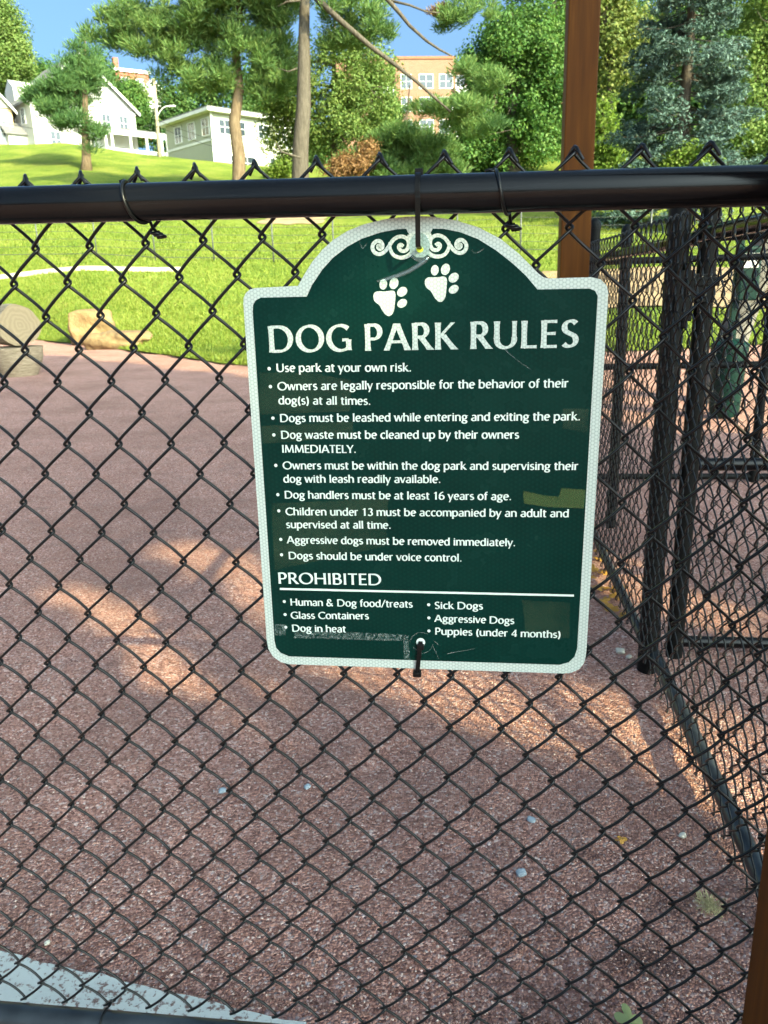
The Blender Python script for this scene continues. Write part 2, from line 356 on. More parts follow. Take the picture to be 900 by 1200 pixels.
# foreground fence
fence = thing('chain_link_fence', 'black chain-link fence across the foreground with thick top rail', 'fence', (0, 0, 0))
V, F = chain_mesh(-71, 83, 32, 1.30+2*HB, sag=.020, seed=0)
fm = obj('wire_mesh', raw_mesh('wire_mesh', V, F, True), MAT['black_vinyl'], fence)
RZ = lambda x: 1.3395 - .0155*(x-.436)
mb = MB(); mb.tube([(x, -.0265, RZ(x)) for x in np.linspace(-2.6, 3.0, 12)], .0208, 40); mb.build('top_rail', MAT['rail_paint'], fence, auto=True)
mb = MB(); mb.tube([(-2.6, -.0265, .092), (3.0, -.0265, .092)], .0205, 32); mb.build('bottom_rail', MAT['rail_sky_sheen'], fence, auto=True)
for xp in (-2.62, 3.02):
    mb = MB(); mb.lathe([(.032, -.3), (.032, 1.42), (.034, 1.42), (.034, 1.45), (.024, 1.475), (.0, 1.48)], 24, (xp, -.0265, 0)); mb.build('post', MAT['rail_paint'], fence, auto=True)
def rail_tie(x, knot):
    """thin wire wrapped over the rail and twisted onto the mesh"""
    zr = RZ(x); mb = MB(); pts = []
    for a in np.linspace(math.radians(-205), math.radians(60), 26):
        f = (a+math.radians(205))/math.radians(265)
        rr = .0208+.0022
        pts.append((x + .010*math.sin(f*math.pi*.5)*0 - .009 + .026*(1-f)**1.5*0 + f*0, -.0265+rr*math.sin(a+math.pi/2)*-1*0 + 0, 0))
    # over the top from behind, down the front, back under to the mesh
    pts = []
    for i, a in enumerate(np.linspace(70, 300, 28)):
        f = i/27; rr = .0208+.0021; ar = math.radians(a)
        pts.append((x + knot*f**1.6, -.0265+rr*math.cos(ar), zr+rr*math.sin(ar)))
    pts += [(x+knot*1.08, -.012, zr-.028), (x+knot*1.2, -.004, zr-.033)]
    mb.tube(pts, .0019, 8)
    c = np.array([x+knot*1.25, -.006, zr-.036]); q = []
    for a in np.linspace(0, 5*math.pi, 26): q.append(c + np.array([.0055*math.cos(a) + .0006*a-.004, .0055*math.sin(a)-.002, -.0004*a+.004]))
    mb.tube(q, .0019, 6)
    mb.tube([pts[0], np.array(pts[0])+(-.006, .004, .004), np.array(pts[0])+(-.011, .001, .002)], .0019, 6)
    mb.build('wire_tie', MAT['black_vinyl'], fence, smooth=True)
for px, kn in ((145, .020), (581, .016), (1000, .02)):
    p = at(px, 212 if px < 300 else 196, -.03); rail_tie(float(p[0]), kn)
p = at(117, 1178, -.03); mb = MB(); x = float(p[0]); zz = .092
mb.tube([(x+.004*i/20, -.0265+.0226*math.cos(math.radians(a)), zz+.0226*math.sin(math.radians(a))) for i, a in enumerate(np.linspace(40, 330, 21))] , .0019, 8)
mb.tube([(x+.002, -.010, zz+.018), (x+.006, -.003, zz+.024), (x+.012, -.006, zz+.028), (x+.007, -.010, zz+.031)], .0024, 8); mb.build('wire_tie', MAT['black_vinyl'], fence, smooth=True)

# side fence running away at the right
SX = 1.125
side = thing('chain_link_fence', 'black chain-link side fence running away at the right, with diagonal-looking foot rail', 'fence', (SX, 0, 0))
def swing(V, x0, y0, ang):
    c, s = math.cos(ang), math.sin(ang); W = V.copy(); W[:, 0] = x0 + V[:, 0]*c - V[:, 1]*s; W[:, 1] = y0 + V[:, 0]*s + V[:, 1]*c; return W
V, F = chain_mesh(1, 40, 32, 1.40, r=.0021, hd=.0055, sides=5, step=6, seed=3)
V = swing(V, -.062, 0, math.pi/2); obj('wire_mesh', raw_mesh('wire_mesh', V, F, True), MAT['black_vinyl'], side)
V, F = chain_mesh(41, 83, 32, 1.40, r=.0021, hd=.0055, sides=4, step=6, seed=4)
V = swing(V, -.062, 0, math.pi/2); obj('wire_mesh', raw_mesh('wire_mesh', V, F, True), MAT['black_vinyl'], side)
mb = MB(); mb.tube([(.034, .02, 1.352), (.034, 1.44, 1.352)], .0205, 24); mb.build('top_rail', MAT['rail_paint'], side, auto=True)
mb = MB(); mb.tube([(.034, 1.44, 1.345), (.034, 3.02, 1.345)], .0205, 16); mb.build('top_rail', MAT['rail_paint'], side, auto=True)
mb = MB(); mb.tube([(0, .02, .06), (0, 1.44, .06)], .0205, 24); mb.build('bottom_rail', MAT['rail_sky_sheen'], side, auto=True)
mb = MB(); mb.tube([(-.012, 1.44, .06), (-.012, 3.02, .06)], .0185, 16); mb.build('bottom_rail', MAT['rail_sky_sheen'], side, auto=True)
def post(parent, x, y, h, r, name='post'):
    mb = MB(); mb.lathe([(r, -.3), (r, h), (r*1.1, h), (r*1.1, h+.02), (r*.85, h+.036), (r*.4, h+.046), (0.0, h+.048)], 20, (x, y, 0)); return mb.build(name, MAT['post_paint'], parent, auto=True)
post(side, 1.106-SX, 1.445, 1.47, .0315); post(side, 1.095-SX, 3.02, 1.47, .027)
for z in (.16, .42, .98, 1.22):
    mb = MB(); mb.lathe([(.033, z-.011), (.0345, z-.011), (.0345, z+.011), (.033, z+.011)], 16, (1.106-SX, 1.445, 0)); mb.build('tension_band', MAT['black_vinyl'], side, auto=True)

# gate between the two gate posts, seen through the side fence
gate = thing('gate', 'black tube-framed chain-link gate standing behind the side fence', 'gate', (1.19, 1.50, 0))
mb = MB(); mb.lathe([(.0265, .05), (.0265, 1.43), (.029, 1.43), (.029, 1.45), (.0, 1.475)], 20, (.0, -.05, 0)); mb.build('hinge_stile', MAT['post_paint'], gate, auto=True)
for xx, rr in ((.035, .013), (1.02, .017)):
    mb = MB(); mb.tube([(xx, .07, .05), (xx, .07, 1.36)], rr, 14); mb.build('frame_stile', MAT['post_paint'], gate, auto=True)
for z, r in ((.045, .0195), (.665, .0205), (1.36, .0195)):
    mb = MB(); mb.tube([(.035, .07, z), (1.02, .07, z)], r, 20); mb.build('frame_rail', MAT['rail_paint'], gate, auto=True)
V, F = chain_mesh(1, 28, 32, 1.385, r=.0018, hd=.005, sides=4, step=6, seed=5); V = swing(V, .02, .09, 0)
obj('wire_mesh', raw_mesh('wire_mesh', V, F, True), MAT['black_vinyl'], gate)
mb = MB(); mb.box(-.08, .02, -.085, -.02, 1.17, 1.25); mb.box(-.055, .03, -.09, -.03, 1.215, 1.24); mb.box(-.09, -.04, -.095, -.015, 1.12, 1.26); mb.tube([(-.06, -.09, 1.1), (-.06, -.09, 1.28)], .009, 10)
mb.build('latch', MAT['post_paint'], gate, bevel=.003)

# second cross fence farther along
far_f = thing('chain_link_fence', 'low-lying cross fence of black rails farther off, behind the gate', 'fence', (1.13, 4.0, 0))
V, F = chain_mesh(1, 44, 32, 1.38, r=.0018, hd=.005, sides=4, step=6, seed=6)
obj('wire_mesh', raw_mesh('wire_mesh', V, F, True), MAT['black_vinyl'], far_f)
for z in (.035, .725, 1.34):
    mb = MB(); mb.tube([(.0, -.02, z), (3.3, -.02, z)], .0195, 16); mb.build('rail', MAT['post_paint'], far_f, auto=True)
for x in (.02, 1.13, 2.2, 3.3): post(far_f, x, -.02, 1.48, .027)
post(far_f, .12, -.95, 1.44, .026)

# stained posts
def wood_post(x, y, s, h, label):
    t = thing('wooden_post', label, 'post', (x, y, 0), 0.0, None)
    mb = MB(); mb.box(-s/2, s/2, -s/2, s/2, -.2, h); mb.build('shaft', MAT['stained_wood'], t, bevel=.006)
    mb = MB(); mb.box(-s/2-.012, s/2+.012, -s/2-.012, s/2+.012, -.02, .012); mb.build('base_plate', MAT['rail_paint'], t, bevel=.002)
    return t
wood_post(.936, 2.46, .117, 3.6, 'tall orange-brown wooden post rising behind the top rail, right of the sign')
wood_post(.942, -.185, .117, 3.6, 'orange-brown wooden post at the lower right corner, in front of the fence')
# ------------------------------------------------------------------ the sign
SY = -.0125                                       # front plane of the sheet
def S(px, py, k=0): return at(px, py, SY) + np.array([0, -.0002*k, 0])
def hexes(nt, scale):
    tc = N(nt, 'ShaderNodeTexCoord'); sx = N(nt, 'ShaderNodeSeparateXYZ'); nt.links.new(tc.outputs['Object'], sx.inputs[0]); x, z = sx.outputs[0], sx.outputs[2]
    a = mth(nt, 'COSINE', mth(nt, 'MULTIPLY', x, scale))
    p = mth(nt, 'ADD', mth(nt, 'MULTIPLY', x, scale*.5), mth(nt, 'MULTIPLY', z, scale*.866)); q = mth(nt, 'SUBTRACT', mth(nt, 'MULTIPLY', x, scale*.5), mth(nt, 'MULTIPLY', z, scale*.866))
    return mth(nt, 'ADD', a, mth(nt, 'ADD', mth(nt, 'COSINE', p), mth(nt, 'COSINE', q)))
mt, nt, out = mat_new('reflective_white'); h = hexes(nt, 2*math.pi/.0046*1.155); v = coord(nt)
f = ramp(nt, mth(nt, 'ADD', mth(nt, 'MULTIPLY', h, .18), .5), [(.28, (.30, .36, .33)), (.45, (.41, .47, .43)), (.6, (.45, .51, .47))])
f = mixc(nt, mth(nt, 'MULTIPLY', ramp(nt, noise(nt, v, 30, 5, .7), [(.55, (0,)*3), (.72, (1,)*3)]), .15), f, (.36, .40, .36))
principled(nt, out, f, .38); MAT['reflective_white'] = mt
MAT['letter_white'] = mottled('letter_white', (.52, .60, .55), (.62, .69, .64), 60, .4, .02, .0005)
mt, nt, out = mat_new('sign_green'); h = hexes(nt, 2*math.pi/.0052); v = coord(nt)
big = noise(nt, v, 7, 5, .65); fine = noise(nt, coord(nt, (60, 1, 400)), 3, 4, .7)
cc = mixc(nt, ramp(nt, big, [(.35, (0,)*3), (.75, (1,)*3)]), (.0015, .016, .0125), (.003, .024, .019))
cc = mixc(nt, mth(nt, 'MULTIPLY', ramp(nt, h, [(.1, (0,)*3), (.9, (1,)*3)]), .22), cc, (.006, .036, .029))
scr = ramp(nt, noise(nt, coord(nt, (60, 1, 9)), 4, 6, .75), [(.68, (0,)*3), (.8, (1,)*3)])
cc = mixc(nt, mth(nt, 'MULTIPLY', scr, .12), cc, (.1, .16, .14))
principled(nt, out, cc, ramp(nt, big, [(.3, (.2,)*3), (.8, (.34,)*3)]), None, Specular_IOR_Level=.07); MAT['sign_green'] = mt
MAT['sign_back'] = mottled('bare_aluminium', (.4, .42, .42), (.55, .56, .56), 20, .4, .05, .001)

sc = S(490, 500); sign = thing('rules_sign', 'dark green dog park rules sign with arched top and pale border, tied to the fence', 'sign', (0, 0, 0))
OUT = [(285.2, 356), (285.6, 349), (288, 343.5), (292.5, 339.5), (299, 337.5), (349.2, 334.9), (355.8, 323.1), (365.6, 307.2), (377.8, 292.6), (390, 281.6), (407.1, 270.6), (426.7, 262.8), (451, 256.8), (475.6, 253.9), (488, 253.2), (506.7, 253.9), (533.3, 258.1), (560, 266.1), (586.7, 280), (608, 297.3), (624, 313.3), (631, 320.5), (637, 325.0), (642, 326.2), (693.3, 324.8), (704, 327.5), (711, 334.7), (712.8, 344), (687.2, 762), (686.2, 770.3), (684.3, 777.3), (678.7, 784.3), (669.3, 788.5), (658.7, 789.3), (338.7, 778.4), (328.9, 775.9), (319.1, 768.6), (314.2, 760), (312.5, 750.3)]
INN = [(296.2, 366), (296.6, 357.4), (299.6, 352), (305.7, 348.8), (359.5, 347.6), (365.6, 334.1), (377.8, 315.8), (390, 302.3), (407.1, 288.9), (424.3, 279.6), (446.3, 272.3), (465.8, 268.6), (488, 267.6), (506.7, 267.9), (520, 268.2), (538.7, 271.9), (560, 280), (581.3, 293.3), (600, 308), (616, 322.7), (629.9, 339.2), (690.7, 338.1), (697.3, 340.8), (700.4, 346.7), (676.4, 760), (673.3, 769.3), (666.7, 776), (656, 779.0), (338.7, 769.1), (328.9, 764.9), (323.5, 758.8), (321.6, 750.3)]
def dense(poly, n=3):
    return poly
mb = MB(); mb.prism([S(*p) for p in OUT], (0, .0016, 0)); pl = mb.build('sheet', MAT['reflective_white'], sign)
def flat(name, polys, k, mat, parent, dk=.15):
    """thin film pieces lying on the sheet, each with its own small height"""
    mb = MB()
    for i, poly in enumerate(polys):
        mb.add([S(x, y, k+dk*i) for x, y in poly], [tuple(range(len(poly)))])
    me = raw_mesh(name, mb.V, mb.F); bm = bmesh.new(); bm.from_mesh(me); bm.normal_update()
    for f in bm.faces:
        if f.normal.y > 0: f.normal_flip()
    bmesh.ops.triangulate(bm, faces=[f for f in bm.faces if len(f.verts) > 4]); bm.to_mesh(me); bm.free()
    return obj(name, me, mat, parent)
flat('green_panel', [INN], 1.0, MAT['sign_green'], sign)

# --- lettering drawn with a broad-nib stroke: vertical strokes thick, flat ones thin, ends flared
def E_(cx, cy, rx, ry, a0, a1, n=14): return [(cx+rx*math.cos(math.radians(a)), cy+ry*math.sin(math.radians(a))) for a in np.linspace(a0, a1, n)]
XH = .74
def L_(*p): return list(p)
GL = {
 'A': (.76, [L_((.04, 0), (.36, 1)), L_((.38, 1), (.72, 0)), L_((.17, .32), (.60, .32))]),
 'B': (.60, [L_((.10, 0), (.10, 1)), [(.10, .96)] + E_(.30, .75, .17, .21, 90, -90) + [(.10, .54)], [(.10, .52)] + E_(.32, .28, .20, .24, 90, -90) + [(.10, .04)]]),
 'C': (.74, [E_(.46, .5, .38, .47, 45, 315, 24)]),
 'D': (.84, [L_((.11, 0), (.11, 1)), [(.11, .96)] + E_(.36, .5, .38, .46, 90, -90, 20) + [(.11, .04)]]),
 'E': (.54, [L_((.11, 0), (.11, 1)), L_((.11, .955), (.50, .955)), L_((.11, .52), (.46, .52)), L_((.11, .045), (.51, .045))]),
 'G': (.80, [E_(.46, .5, .38, .47, 48, 318, 24), L_((.72, .04), (.72, .44)), L_((.52, .43), (.72, .43))]),
 'H': (.78, [L_((.11, 0), (.11, 1)), L_((.67, 0), (.67, 1)), L_((.11, .52), (.67, .52))]),
 'I': (.26, [L_((.13, 0), (.13, 1))]),
 'K': (.68, [L_((.11, 0), (.11, 1)), L_((.15, .46), (.58, 1), .72), L_((.24, .56), (.63, 0))]),
 'L': (.52, [L_((.11, 0), (.11, 1)), L_((.11, .045), (.50, .045))]),
 'M': (.98, [L_((.10, 0), (.17, 1), .8), L_((.17, 1), (.48, .06)), L_((.48, .06), (.80, 1), .75), L_((.80, 1), (.88, 0))]),
 'O': (.90, [E_(.45, .5, .38, .47, 0, 360, 36)]),
 'P': (.58, [L_((.11, 0), (.11, 1)), [(.11, .96)] + E_(.30, .70, .20, .26, 90, -90) + [(.11, .44)]]),
 'R': (.64, [L_((.11, 0), (.11, 1)), [(.11, .96)] + E_(.30, .72, .18, .24, 90, -90) + [(.11, .48)], L_((.29, .48), (.60, 0))]),
 'S': (.54, [E_(.29, .74, .19, .22, 35, 235, 14) + E_(.26, .26, .20, .22, 60, -145, 16)]),
 'T': (.60, [L_((.30, 0), (.30, 1)), L_((.02, .955), (.58, .955))]),
 'U': (.76, [L_((.11, .36), (.11, 1)), [(.11, .40)] + E_(.38, .33, .27, .30, 180, 360, 18) + [(.65, .40)], L_((.65, .36), (.65, 1), .8)]),
 'Y': (.64, [L_((.03, 1), (.32, .45)), L_((.61, 1), (.32, .45), .75), L_((.32, 0), (.32, .48))]),
 'a': (.52, [E_(.25, .53, .17, .17, 150, 10, 9) + [(.42, .40), (.42, 0)], E_(.26, .20, .19, .17, 75, 330, 16)]),
 'b': (.58, [L_((.09, 0), (.09, 1.04)), E_(.30, .37, .21, .345, 135, -135, 20)]),
 'c': (.48, [E_(.30, .37, .22, .345, 50, 310, 20)]),
 'd': (.58, [L_((.48, 0), (.48, 1.04)), E_(.28, .37, .21, .345, 45, 315, 20)]),
 'e': (.53, [L_((.09, .40), (.46, .40)), E_(.28, .37, .20, .345, 5, 310, 24)]),
 'f': (.34, [[(.15, 0), (.15, .8)] + E_(.29, .84, .14, .17, 180, 70, 8), L_((.02, XH-.04), (.32, XH-.04))]),
 'g': (.55, [E_(.27, .47, .17, .23, 0, 360, 24), E_(.27, -.10, .20, .17, 0, 360, 24), L_((.15, .25), (.12, .14), (.22, .07)), L_((.40, .62), (.53, .69))]),
 'h': (.57, [L_((.09, 0), (.09, 1.04)), E_(.28, .465, .20, .25, 165, 0, 12) + [(.48, .3), (.48, 0)]]),
 'i': (.22, [L_((.11, 0), (.11, XH)), ('dot', .11, .90, .085)]),
 'k': (.53, [L_((.09, 0), (.09, 1.04)), L_((.12, .32), (.43, XH), .75), L_((.20, .40), (.50, 0))]),
 'l': (.22, [L_((.11, 0), (.11, 1.04))]),
 'm': (.86, [L_((.09, 0), (.09, XH)), E_(.26, .465, .18, .25, 165, 0, 12) + [(.44, .3), (.44, 0)], E_(.61, .465, .18, .25, 165, 0, 12) + [(.79, .3), (.79, 0)]]),
 'n': (.57, [L_((.09, 0), (.09, XH)), E_(.28, .465, .20, .25, 165, 0, 12) + [(.48, .3), (.48, 0)]]),
 'o': (.57, [E_(.285, .37, .22, .345, 0, 360, 28)]),
 'p': (.58, [L_((.09, -.33), (.09, XH)), E_(.30, .37, .21, .345, 135, -135, 20)]),
 'r': (.38, [L_((.09, 0), (.09, XH)), E_(.28, .485, .20, .22, 165, 70, 8)]),
 's': (.42, [E_(.225, .535, .14, .165, 40, 230, 12) + E_(.20, .20, .15, .17, 60, -145, 12)]),
 't': (.36, [[(.15, .90), (.15, .18)] + E_(.27, .17, .12, .14, 180, 300, 8), L_((.02, XH-.04), (.34, XH-.04))]),
 'u': (.57, [[(.09, XH), (.09, .30)] + E_(.28, .26, .19, .23, 180, 340, 12), L_((.48, 0), (.48, XH))]),
 'v': (.50, [L_((.03, XH), (.25, 0)), L_((.47, XH), (.25, 0), .75)]),
 'w': (.78, [L_((.03, XH), (.21, 0)), L_((.39, XH), (.21, 0), .75), L_((.39, XH), (.57, 0)), L_((.75, XH), (.57, 0), .75)]),
 'x': (.50, [L_((.04, XH), (.46, 0)), L_((.45, XH), (.05, 0), .75)]),
 'y': (.50, [L_((.03, XH), (.25, 0.02)), L_((.47, XH), (.14, -.33), .75)]),
 '1': (.52, [L_((.29, 0), (.29, 1)), L_((.12, .80), (.29, .95), .7)]),
 '3': (.54, [E_(.26, .75, .17, .21, 150, -80, 14), E_(.25, .27, .21, .24, 85, -150, 16)]),
 '4': (.56, [L_((.40, 0), (.40, 1)), L_((.40, .98), (.04, .30), .7), L_((.03, .27), (.54, .27))]),
 '6': (.56, [E_(.28, .30, .21, .27, 0, 360, 26), E_(.50, .42, .43, .58, 178, 100, 10)]),
 '(': (.32, [E_(.42, .40, .30, .68, 125, 235, 12)]), ')': (.32, [E_(-.10, .40, .30, .68, 55, -55, 12)]),
 '/': (.42, [L_((.03, -.05), (.40, 1.04), .75)]), '.': (.25, [('dot', .12, .075, .088)]),
 '&': (.78, [E_(.32, .77, .15, .19, -40, 220, 16) + [(.30, .50), (.66, 0)], [(.27, .57)] + E_(.28, .27, .20, .25, 110, 330, 16) + [(.62, .42)]]),
 ' ': (.26, []),
}
def stroke_poly(pts, W, T, k):
    P = np.array(pts, float)
    straight = len(P) == 2
    if straight: P = P[0] + (P[1]-P[0])*np.linspace(0, 1, 7)[:, None]
    D = np.gradient(P, axis=0); D /= np.linalg.norm(D, axis=1)[:, None] + 1e-9
    closed = np.linalg.norm(P[0]-P[-1]) < 1e-6
    if closed: D[0] = D[-1] = (P[1]-P[-2])/np.linalg.norm(P[1]-P[-2])
    th = np.arctan2(D[:, 1], D[:, 0]); w = (T + (W-T)*np.abs(np.sin(th-math.radians(14)))**1.4)*k
    if straight:
        u = np.linspace(-1, 1, 7); w = w*(.95 + .20*np.abs(u)**4)
        if abs(D[0, 1]) > .35:
            nrm = np.repeat(np.array([[1.0, 0]]), 7, 0)*np.sign(-D[0, 1]); w = w/abs(D[0, 1])
        else: nrm = np.stack([-D[:, 1], D[:, 0]], -1)
    else: nrm = np.stack([-D[:, 1], D[:, 0]], -1)
    return P + nrm*w[:, None]/2, P - nrm*w[:, None]/2
def text_mesh(name, txt, pl, pr, capm, W, T, k, mat, track=0.0, parent=None):
    """txt set between two photo pixels of its baseline, capital height capm metres"""
    A, B = S(*pl), S(*pr); ex = B-A; Ln = np.linalg.norm(ex); ex /= Ln; ez = np.cross(ex, (0, 1.0, 0)); ez /= np.linalg.norm(ez)
    if ez[2] < 0: ez = -ez
    adv = sum(GL[c][0]+track for c in txt) - .12 - track; sx = Ln/adv
    V, F = [], []; x = -.06; lay = 0
    for c in txt:
        w, ss = GL[c]
        for si, st in enumerate(ss):
            off = np.array([0, -.0002*k - .00004*si, 0])
            if st[0] == 'dot':
                _, cx, cy, r = st; n0 = len(V); asp = capm/sx
                for a in np.linspace(0, 2*math.pi, 15)[:-1]: V.append(A + ex*((x+cx)*sx + r*capm*math.cos(a)) + ez*(cy*capm + r*capm*math.sin(a)) + off)
                F.append(tuple(range(n0, n0+14))); continue
            kk = 1.0
            if isinstance(st[-1], float): kk = st[-1]; st = st[:-1]
            # widths are worked out in metres so that narrowed letters keep their weight
            pm = [((x+p[0])*sx/capm, p[1]) for p in st]
            Lp, Rp = stroke_poly(pm, W, T, kk); n0 = len(V)
            for a, b in zip(Lp, Rp):
                V.append(A + ex*a[0]*capm + ez*a[1]*capm + off); V.append(A + ex*b[0]*capm + ez*b[1]*capm + off)
            F += [(n0+2*i, n0+2*i+1, n0+2*i+3, n0+2*i+2) for i in range(len(Lp)-1)]
        x += w + track
    me = raw_mesh(name, V, F); bm = bmesh.new(); bm.from_mesh(me); bm.normal_update()
    for f in bm.faces:
        if f.normal.y > 0: f.normal_flip()
    bm.to_mesh(me); bm.free()
    return obj(name, me, mat, parent or sign)
def bullet(px, py, r, parent):
    n = 14; A = S(px, py, 2)
    me = raw_mesh('bullet', [A + np.array([r*math.cos(a), 0, r*math.sin(a)]) for a in np.linspace(0, 2*math.pi, n+1)[:-1]], [tuple(range(n))])
    return obj('bullet', me, MAT['letter_white'], parent)
h = text_mesh('heading', 'DOG PARK RULES', (317.4, 413.0), (675.2, 406.9), .0312, .215, .095, 2, MAT['reflective_white'], .085)
h['label'] = 'large heading DOG PARK RULES'
BODY = [("Use park at your own risk.", (324.7, 435.8), (481.7, 435.3), (315.5, 432)),
 ("Owners are legally responsible for the behavior of their", (326.2, 457.3), (665.3, 453.9), (317, 453)),
 ("dog(s) at all times.", (327.2, 473.7), (434, 474.4), None),
 ("Dogs must be leashed while entering and exiting the park.", (328.9, 494.5), (679.5, 492.5), (319.9, 490)),
 ("Dog waste must be cleaned up by their owners", (330.1, 514), (607.5, 513.9), (321, 509.6)),
 ("IMMEDIATELY.", (331.1, 530.4), (416.9, 530.7), None),
 ("Owners must be within the dog park and supervising their", (332.3, 549.8), (676.8, 550.7), (323.3, 545.3)),
 ("dog with leash readily available.", (333, 565.4), (516, 565.9), None),
 ("Dog handlers must be at least 16 years of age.", (334.3, 584), (598.9, 586), (325.7, 579.6)),
 ("Children under 13 must be accompanied by an adult and", (335.5, 603.6), (665.9, 606), (326.7, 598.5)),
 ("supervised at all time.", (336.2, 618.7), (457.8, 619.5), None),
 ("Aggressive dogs must be removed immediately.", (337.2, 636.6), (603.5, 640), (329.1, 632)),
 ("Dogs should be under voice control.", (339, 655), (540.8, 657.9), (330, 650)),
 ("Human & Dog food/treats", (341, 709.4), (483, 711.9), (333.3, 704.8)),
 ("Glass Containers", (341.6, 724.8), (431.8, 725.6), (334.2, 720)),
 ("Dog in heat", (343, 739.8), (405, 741), (335, 734.9)),
 ("Sick Dogs", (509.9, 713.3), (565.3, 714.1), (502.4, 708.5)),
 ("Aggressive Dogs", (510, 728.5), (601.9, 731.2), (502.7, 724)),
 ("Puppies (under 4 months)", (510.4, 743.5), (656.5, 747.5), (502.7, 739.2))]
for i, (t, a, b, bl) in enumerate(BODY):
    o = text_mesh('text_line', t, a, b, .0099, .205, .115, 2, MAT['letter_white'], .035)
    if bl: bullet(bl[0], bl[1], .0021, o)
o = text_mesh('section_heading', 'PROHIBITED', (327.2, 683.8), (446.3, 685.7), .0157, .20, .10, 2, MAT['letter_white'], .05); o['label'] = 'smaller heading PROHIBITED'
flat('divider', [[(328, 688.8), (672.5, 696.6), (672.5, 699.0), (328, 691.2)]], 2, MAT['letter_white'], sign)
# paw prints
def c3(x, y): return 420+x/6.43, 180+y/6.43
def ell(cx, cy, rx, ry, rot, n=20):
    c, s = math.cos(math.radians(rot)), math.sin(math.radians(rot))
    return [c3(cx+rx*math.cos(a)*c-ry*math.sin(a)*s, cy+rx*math.cos(a)*s+ry*math.sin(a)*c) for a in np.linspace(0, 2*math.pi, n+1)[:-1]]
def chaikin(P, it=3):
    for _ in range(it):
        Q = []
        for i in range(len(P)):
            a, b = np.array(P[i]), np.array(P[(i+1) % len(P)]); Q += [tuple(.75*a+.25*b), tuple(.25*a+.75*b)]
        P = Q
    return P
for ox, oy in ((0, 0), (388, -106)):
    pad = chaikin([c3(ox+x, oy+y) for x, y in ((110, 1062), (135, 1035), (200, 1040), (268, 1028), (282, 1060), (276, 1120), (268, 1200), (228, 1232), (185, 1195), (160, 1140), (118, 1115))])
    pw = flat('paw_print', [pad], 2, MAT['reflective_white'], sign)
    for cx, cy, rx, ry, rot in ((188, 985, 29, 40, 8), (268, 978, 33, 44, 18), (330, 1041, 33, 42, 48), (330, 1128, 30, 40, 55)):
        flat('toe', [ell(ox+cx, oy+cy, rx, ry, rot)], 2, MAT['reflective_white'], pw)
# scroll ornament, merged into the border above
def sweep(pts, w0, w1=None, n=50):
    P = np.array(pts, float); 
    for _ in range(3):
        Q = [P[0]]
        for i in range(len(P)-1): Q += [.75*P[i]+.25*P[i+1], .25*P[i]+.75*P[i+1]]
        Q.append(P[-1]); P = np.array(Q)
    D = np.gradient(P, axis=0); D /= np.linalg.norm(D, axis=1)[:, None]; nr = np.stack([-D[:, 1], D[:, 0]], -1)
    w = np.linspace(w0, w1 or w0, len(P))[:, None]/2
    return P+nr*w, P-nr*w
V, F = [], []; lay = 0
orn = []
sm = [(172, 712), (158, 722), (136, 706), (130, 676), (152, 655), (182, 664), (196, 700)]
A_ = [(168, 700), (150, 690), (148, 712), (170, 722), (188, 695), (165, 655), (125, 662), (100, 705), (125, 755), (180, 758), (228, 706), (262, 645), (320, 618), (372, 640), (384, 690), (360, 735), (318, 735), (300, 700), (318, 682), (338, 700)]
B_ = [(238, 668), (236, 715), (262, 768), (318, 788), (372, 775), (408, 740)]
C_ = [(384, 612), (378, 640), (392, 680), (400, 730)]
for mir in (False, True):
    for pts, w0, w1 in ((A_, 30, 28), (B_, 22, 34), (C_, 24, 26)):
        q = [((920-x) if mir else x, y + (-8 if mir else 0)) for x, y in pts]
        Lp, Rp = sweep(q, w0, w1); n0 = len(V); lay += 1
        for a, b in zip(Lp, Rp): V.append(S(*c3(*a), 2+.08*lay)); V.append(S(*c3(*b), 2+.08*lay))
        F += [(n0+2*i, n0+2*i+1, n0+2*i+3, n0+2*i+2) for i in range(len(Lp)-1)]
n0 = len(V); cent = [(352, 545), (372, 592), (392, 620), (398, 700), (408, 762), (440, 782), (490, 782), (522, 760), (528, 700), (530, 620), (548, 590), (570, 545)]
V += [S(*c3(*p), 1.7) for p in cent]; F.append(tuple(range(n0, n0+len(cent))))
me = raw_mesh('scroll_ornament', V, F); bm = bmesh.new(); bm.from_mesh(me); bm.normal_update()
for f in bm.faces:
    if f.normal.y > 0: f.normal_flip()
bm.to_mesh(me); bm.free(); obj('scroll_ornament', me, MAT['reflective_white'], sign)
# grommet ring, hole, tape residue and translucent olive patches
hole_y = mottled('hole_yellow', (.55, .72, .03), (.62, .8, .06), 9, .6)
flat('tie_hole', [[(492+4.2*math.cos(a), 292.3+3.6*math.sin(a)) for a in np.linspace(0, 2*math.pi, 17)[:-1]]], 8.2, hole_y, sign)
ring = [(493+5.2*math.cos(a), 752.5+5.0*math.sin(a)) for a in np.linspace(0, 2*math.pi, 21)[:-1]]
flat('grommet', [ring], 2.2, MAT['letter_white'], sign)
def film(name, c, a, scale, lo, hi):
    mt, nt, out = mat_new(name); f = ramp(nt, noise(nt, coord(nt), scale, 5, .7), [(lo, (0,)*3), (hi, (a,)*3)])
    d = N(nt, 'ShaderNodeBsdfPrincipled'); d.inputs['Base Color'].default_value = c+(1,); d.inputs['Roughness'].default_value = .5
    t = N(nt, 'ShaderNodeBsdfTransparent'); mx = N(nt, 'ShaderNodeMixShader'); nt.links.new(f, mx.inputs[0]); nt.links.new(t.outputs[0], mx.inputs[1]); nt.links.new(d.outputs[0], mx.inputs[2]); nt.links.new(mx.outputs[0], out.inputs[0]); return mt
f1 = film('tape_glue', (.40, .50, .46), .55, 330, .44, .74)
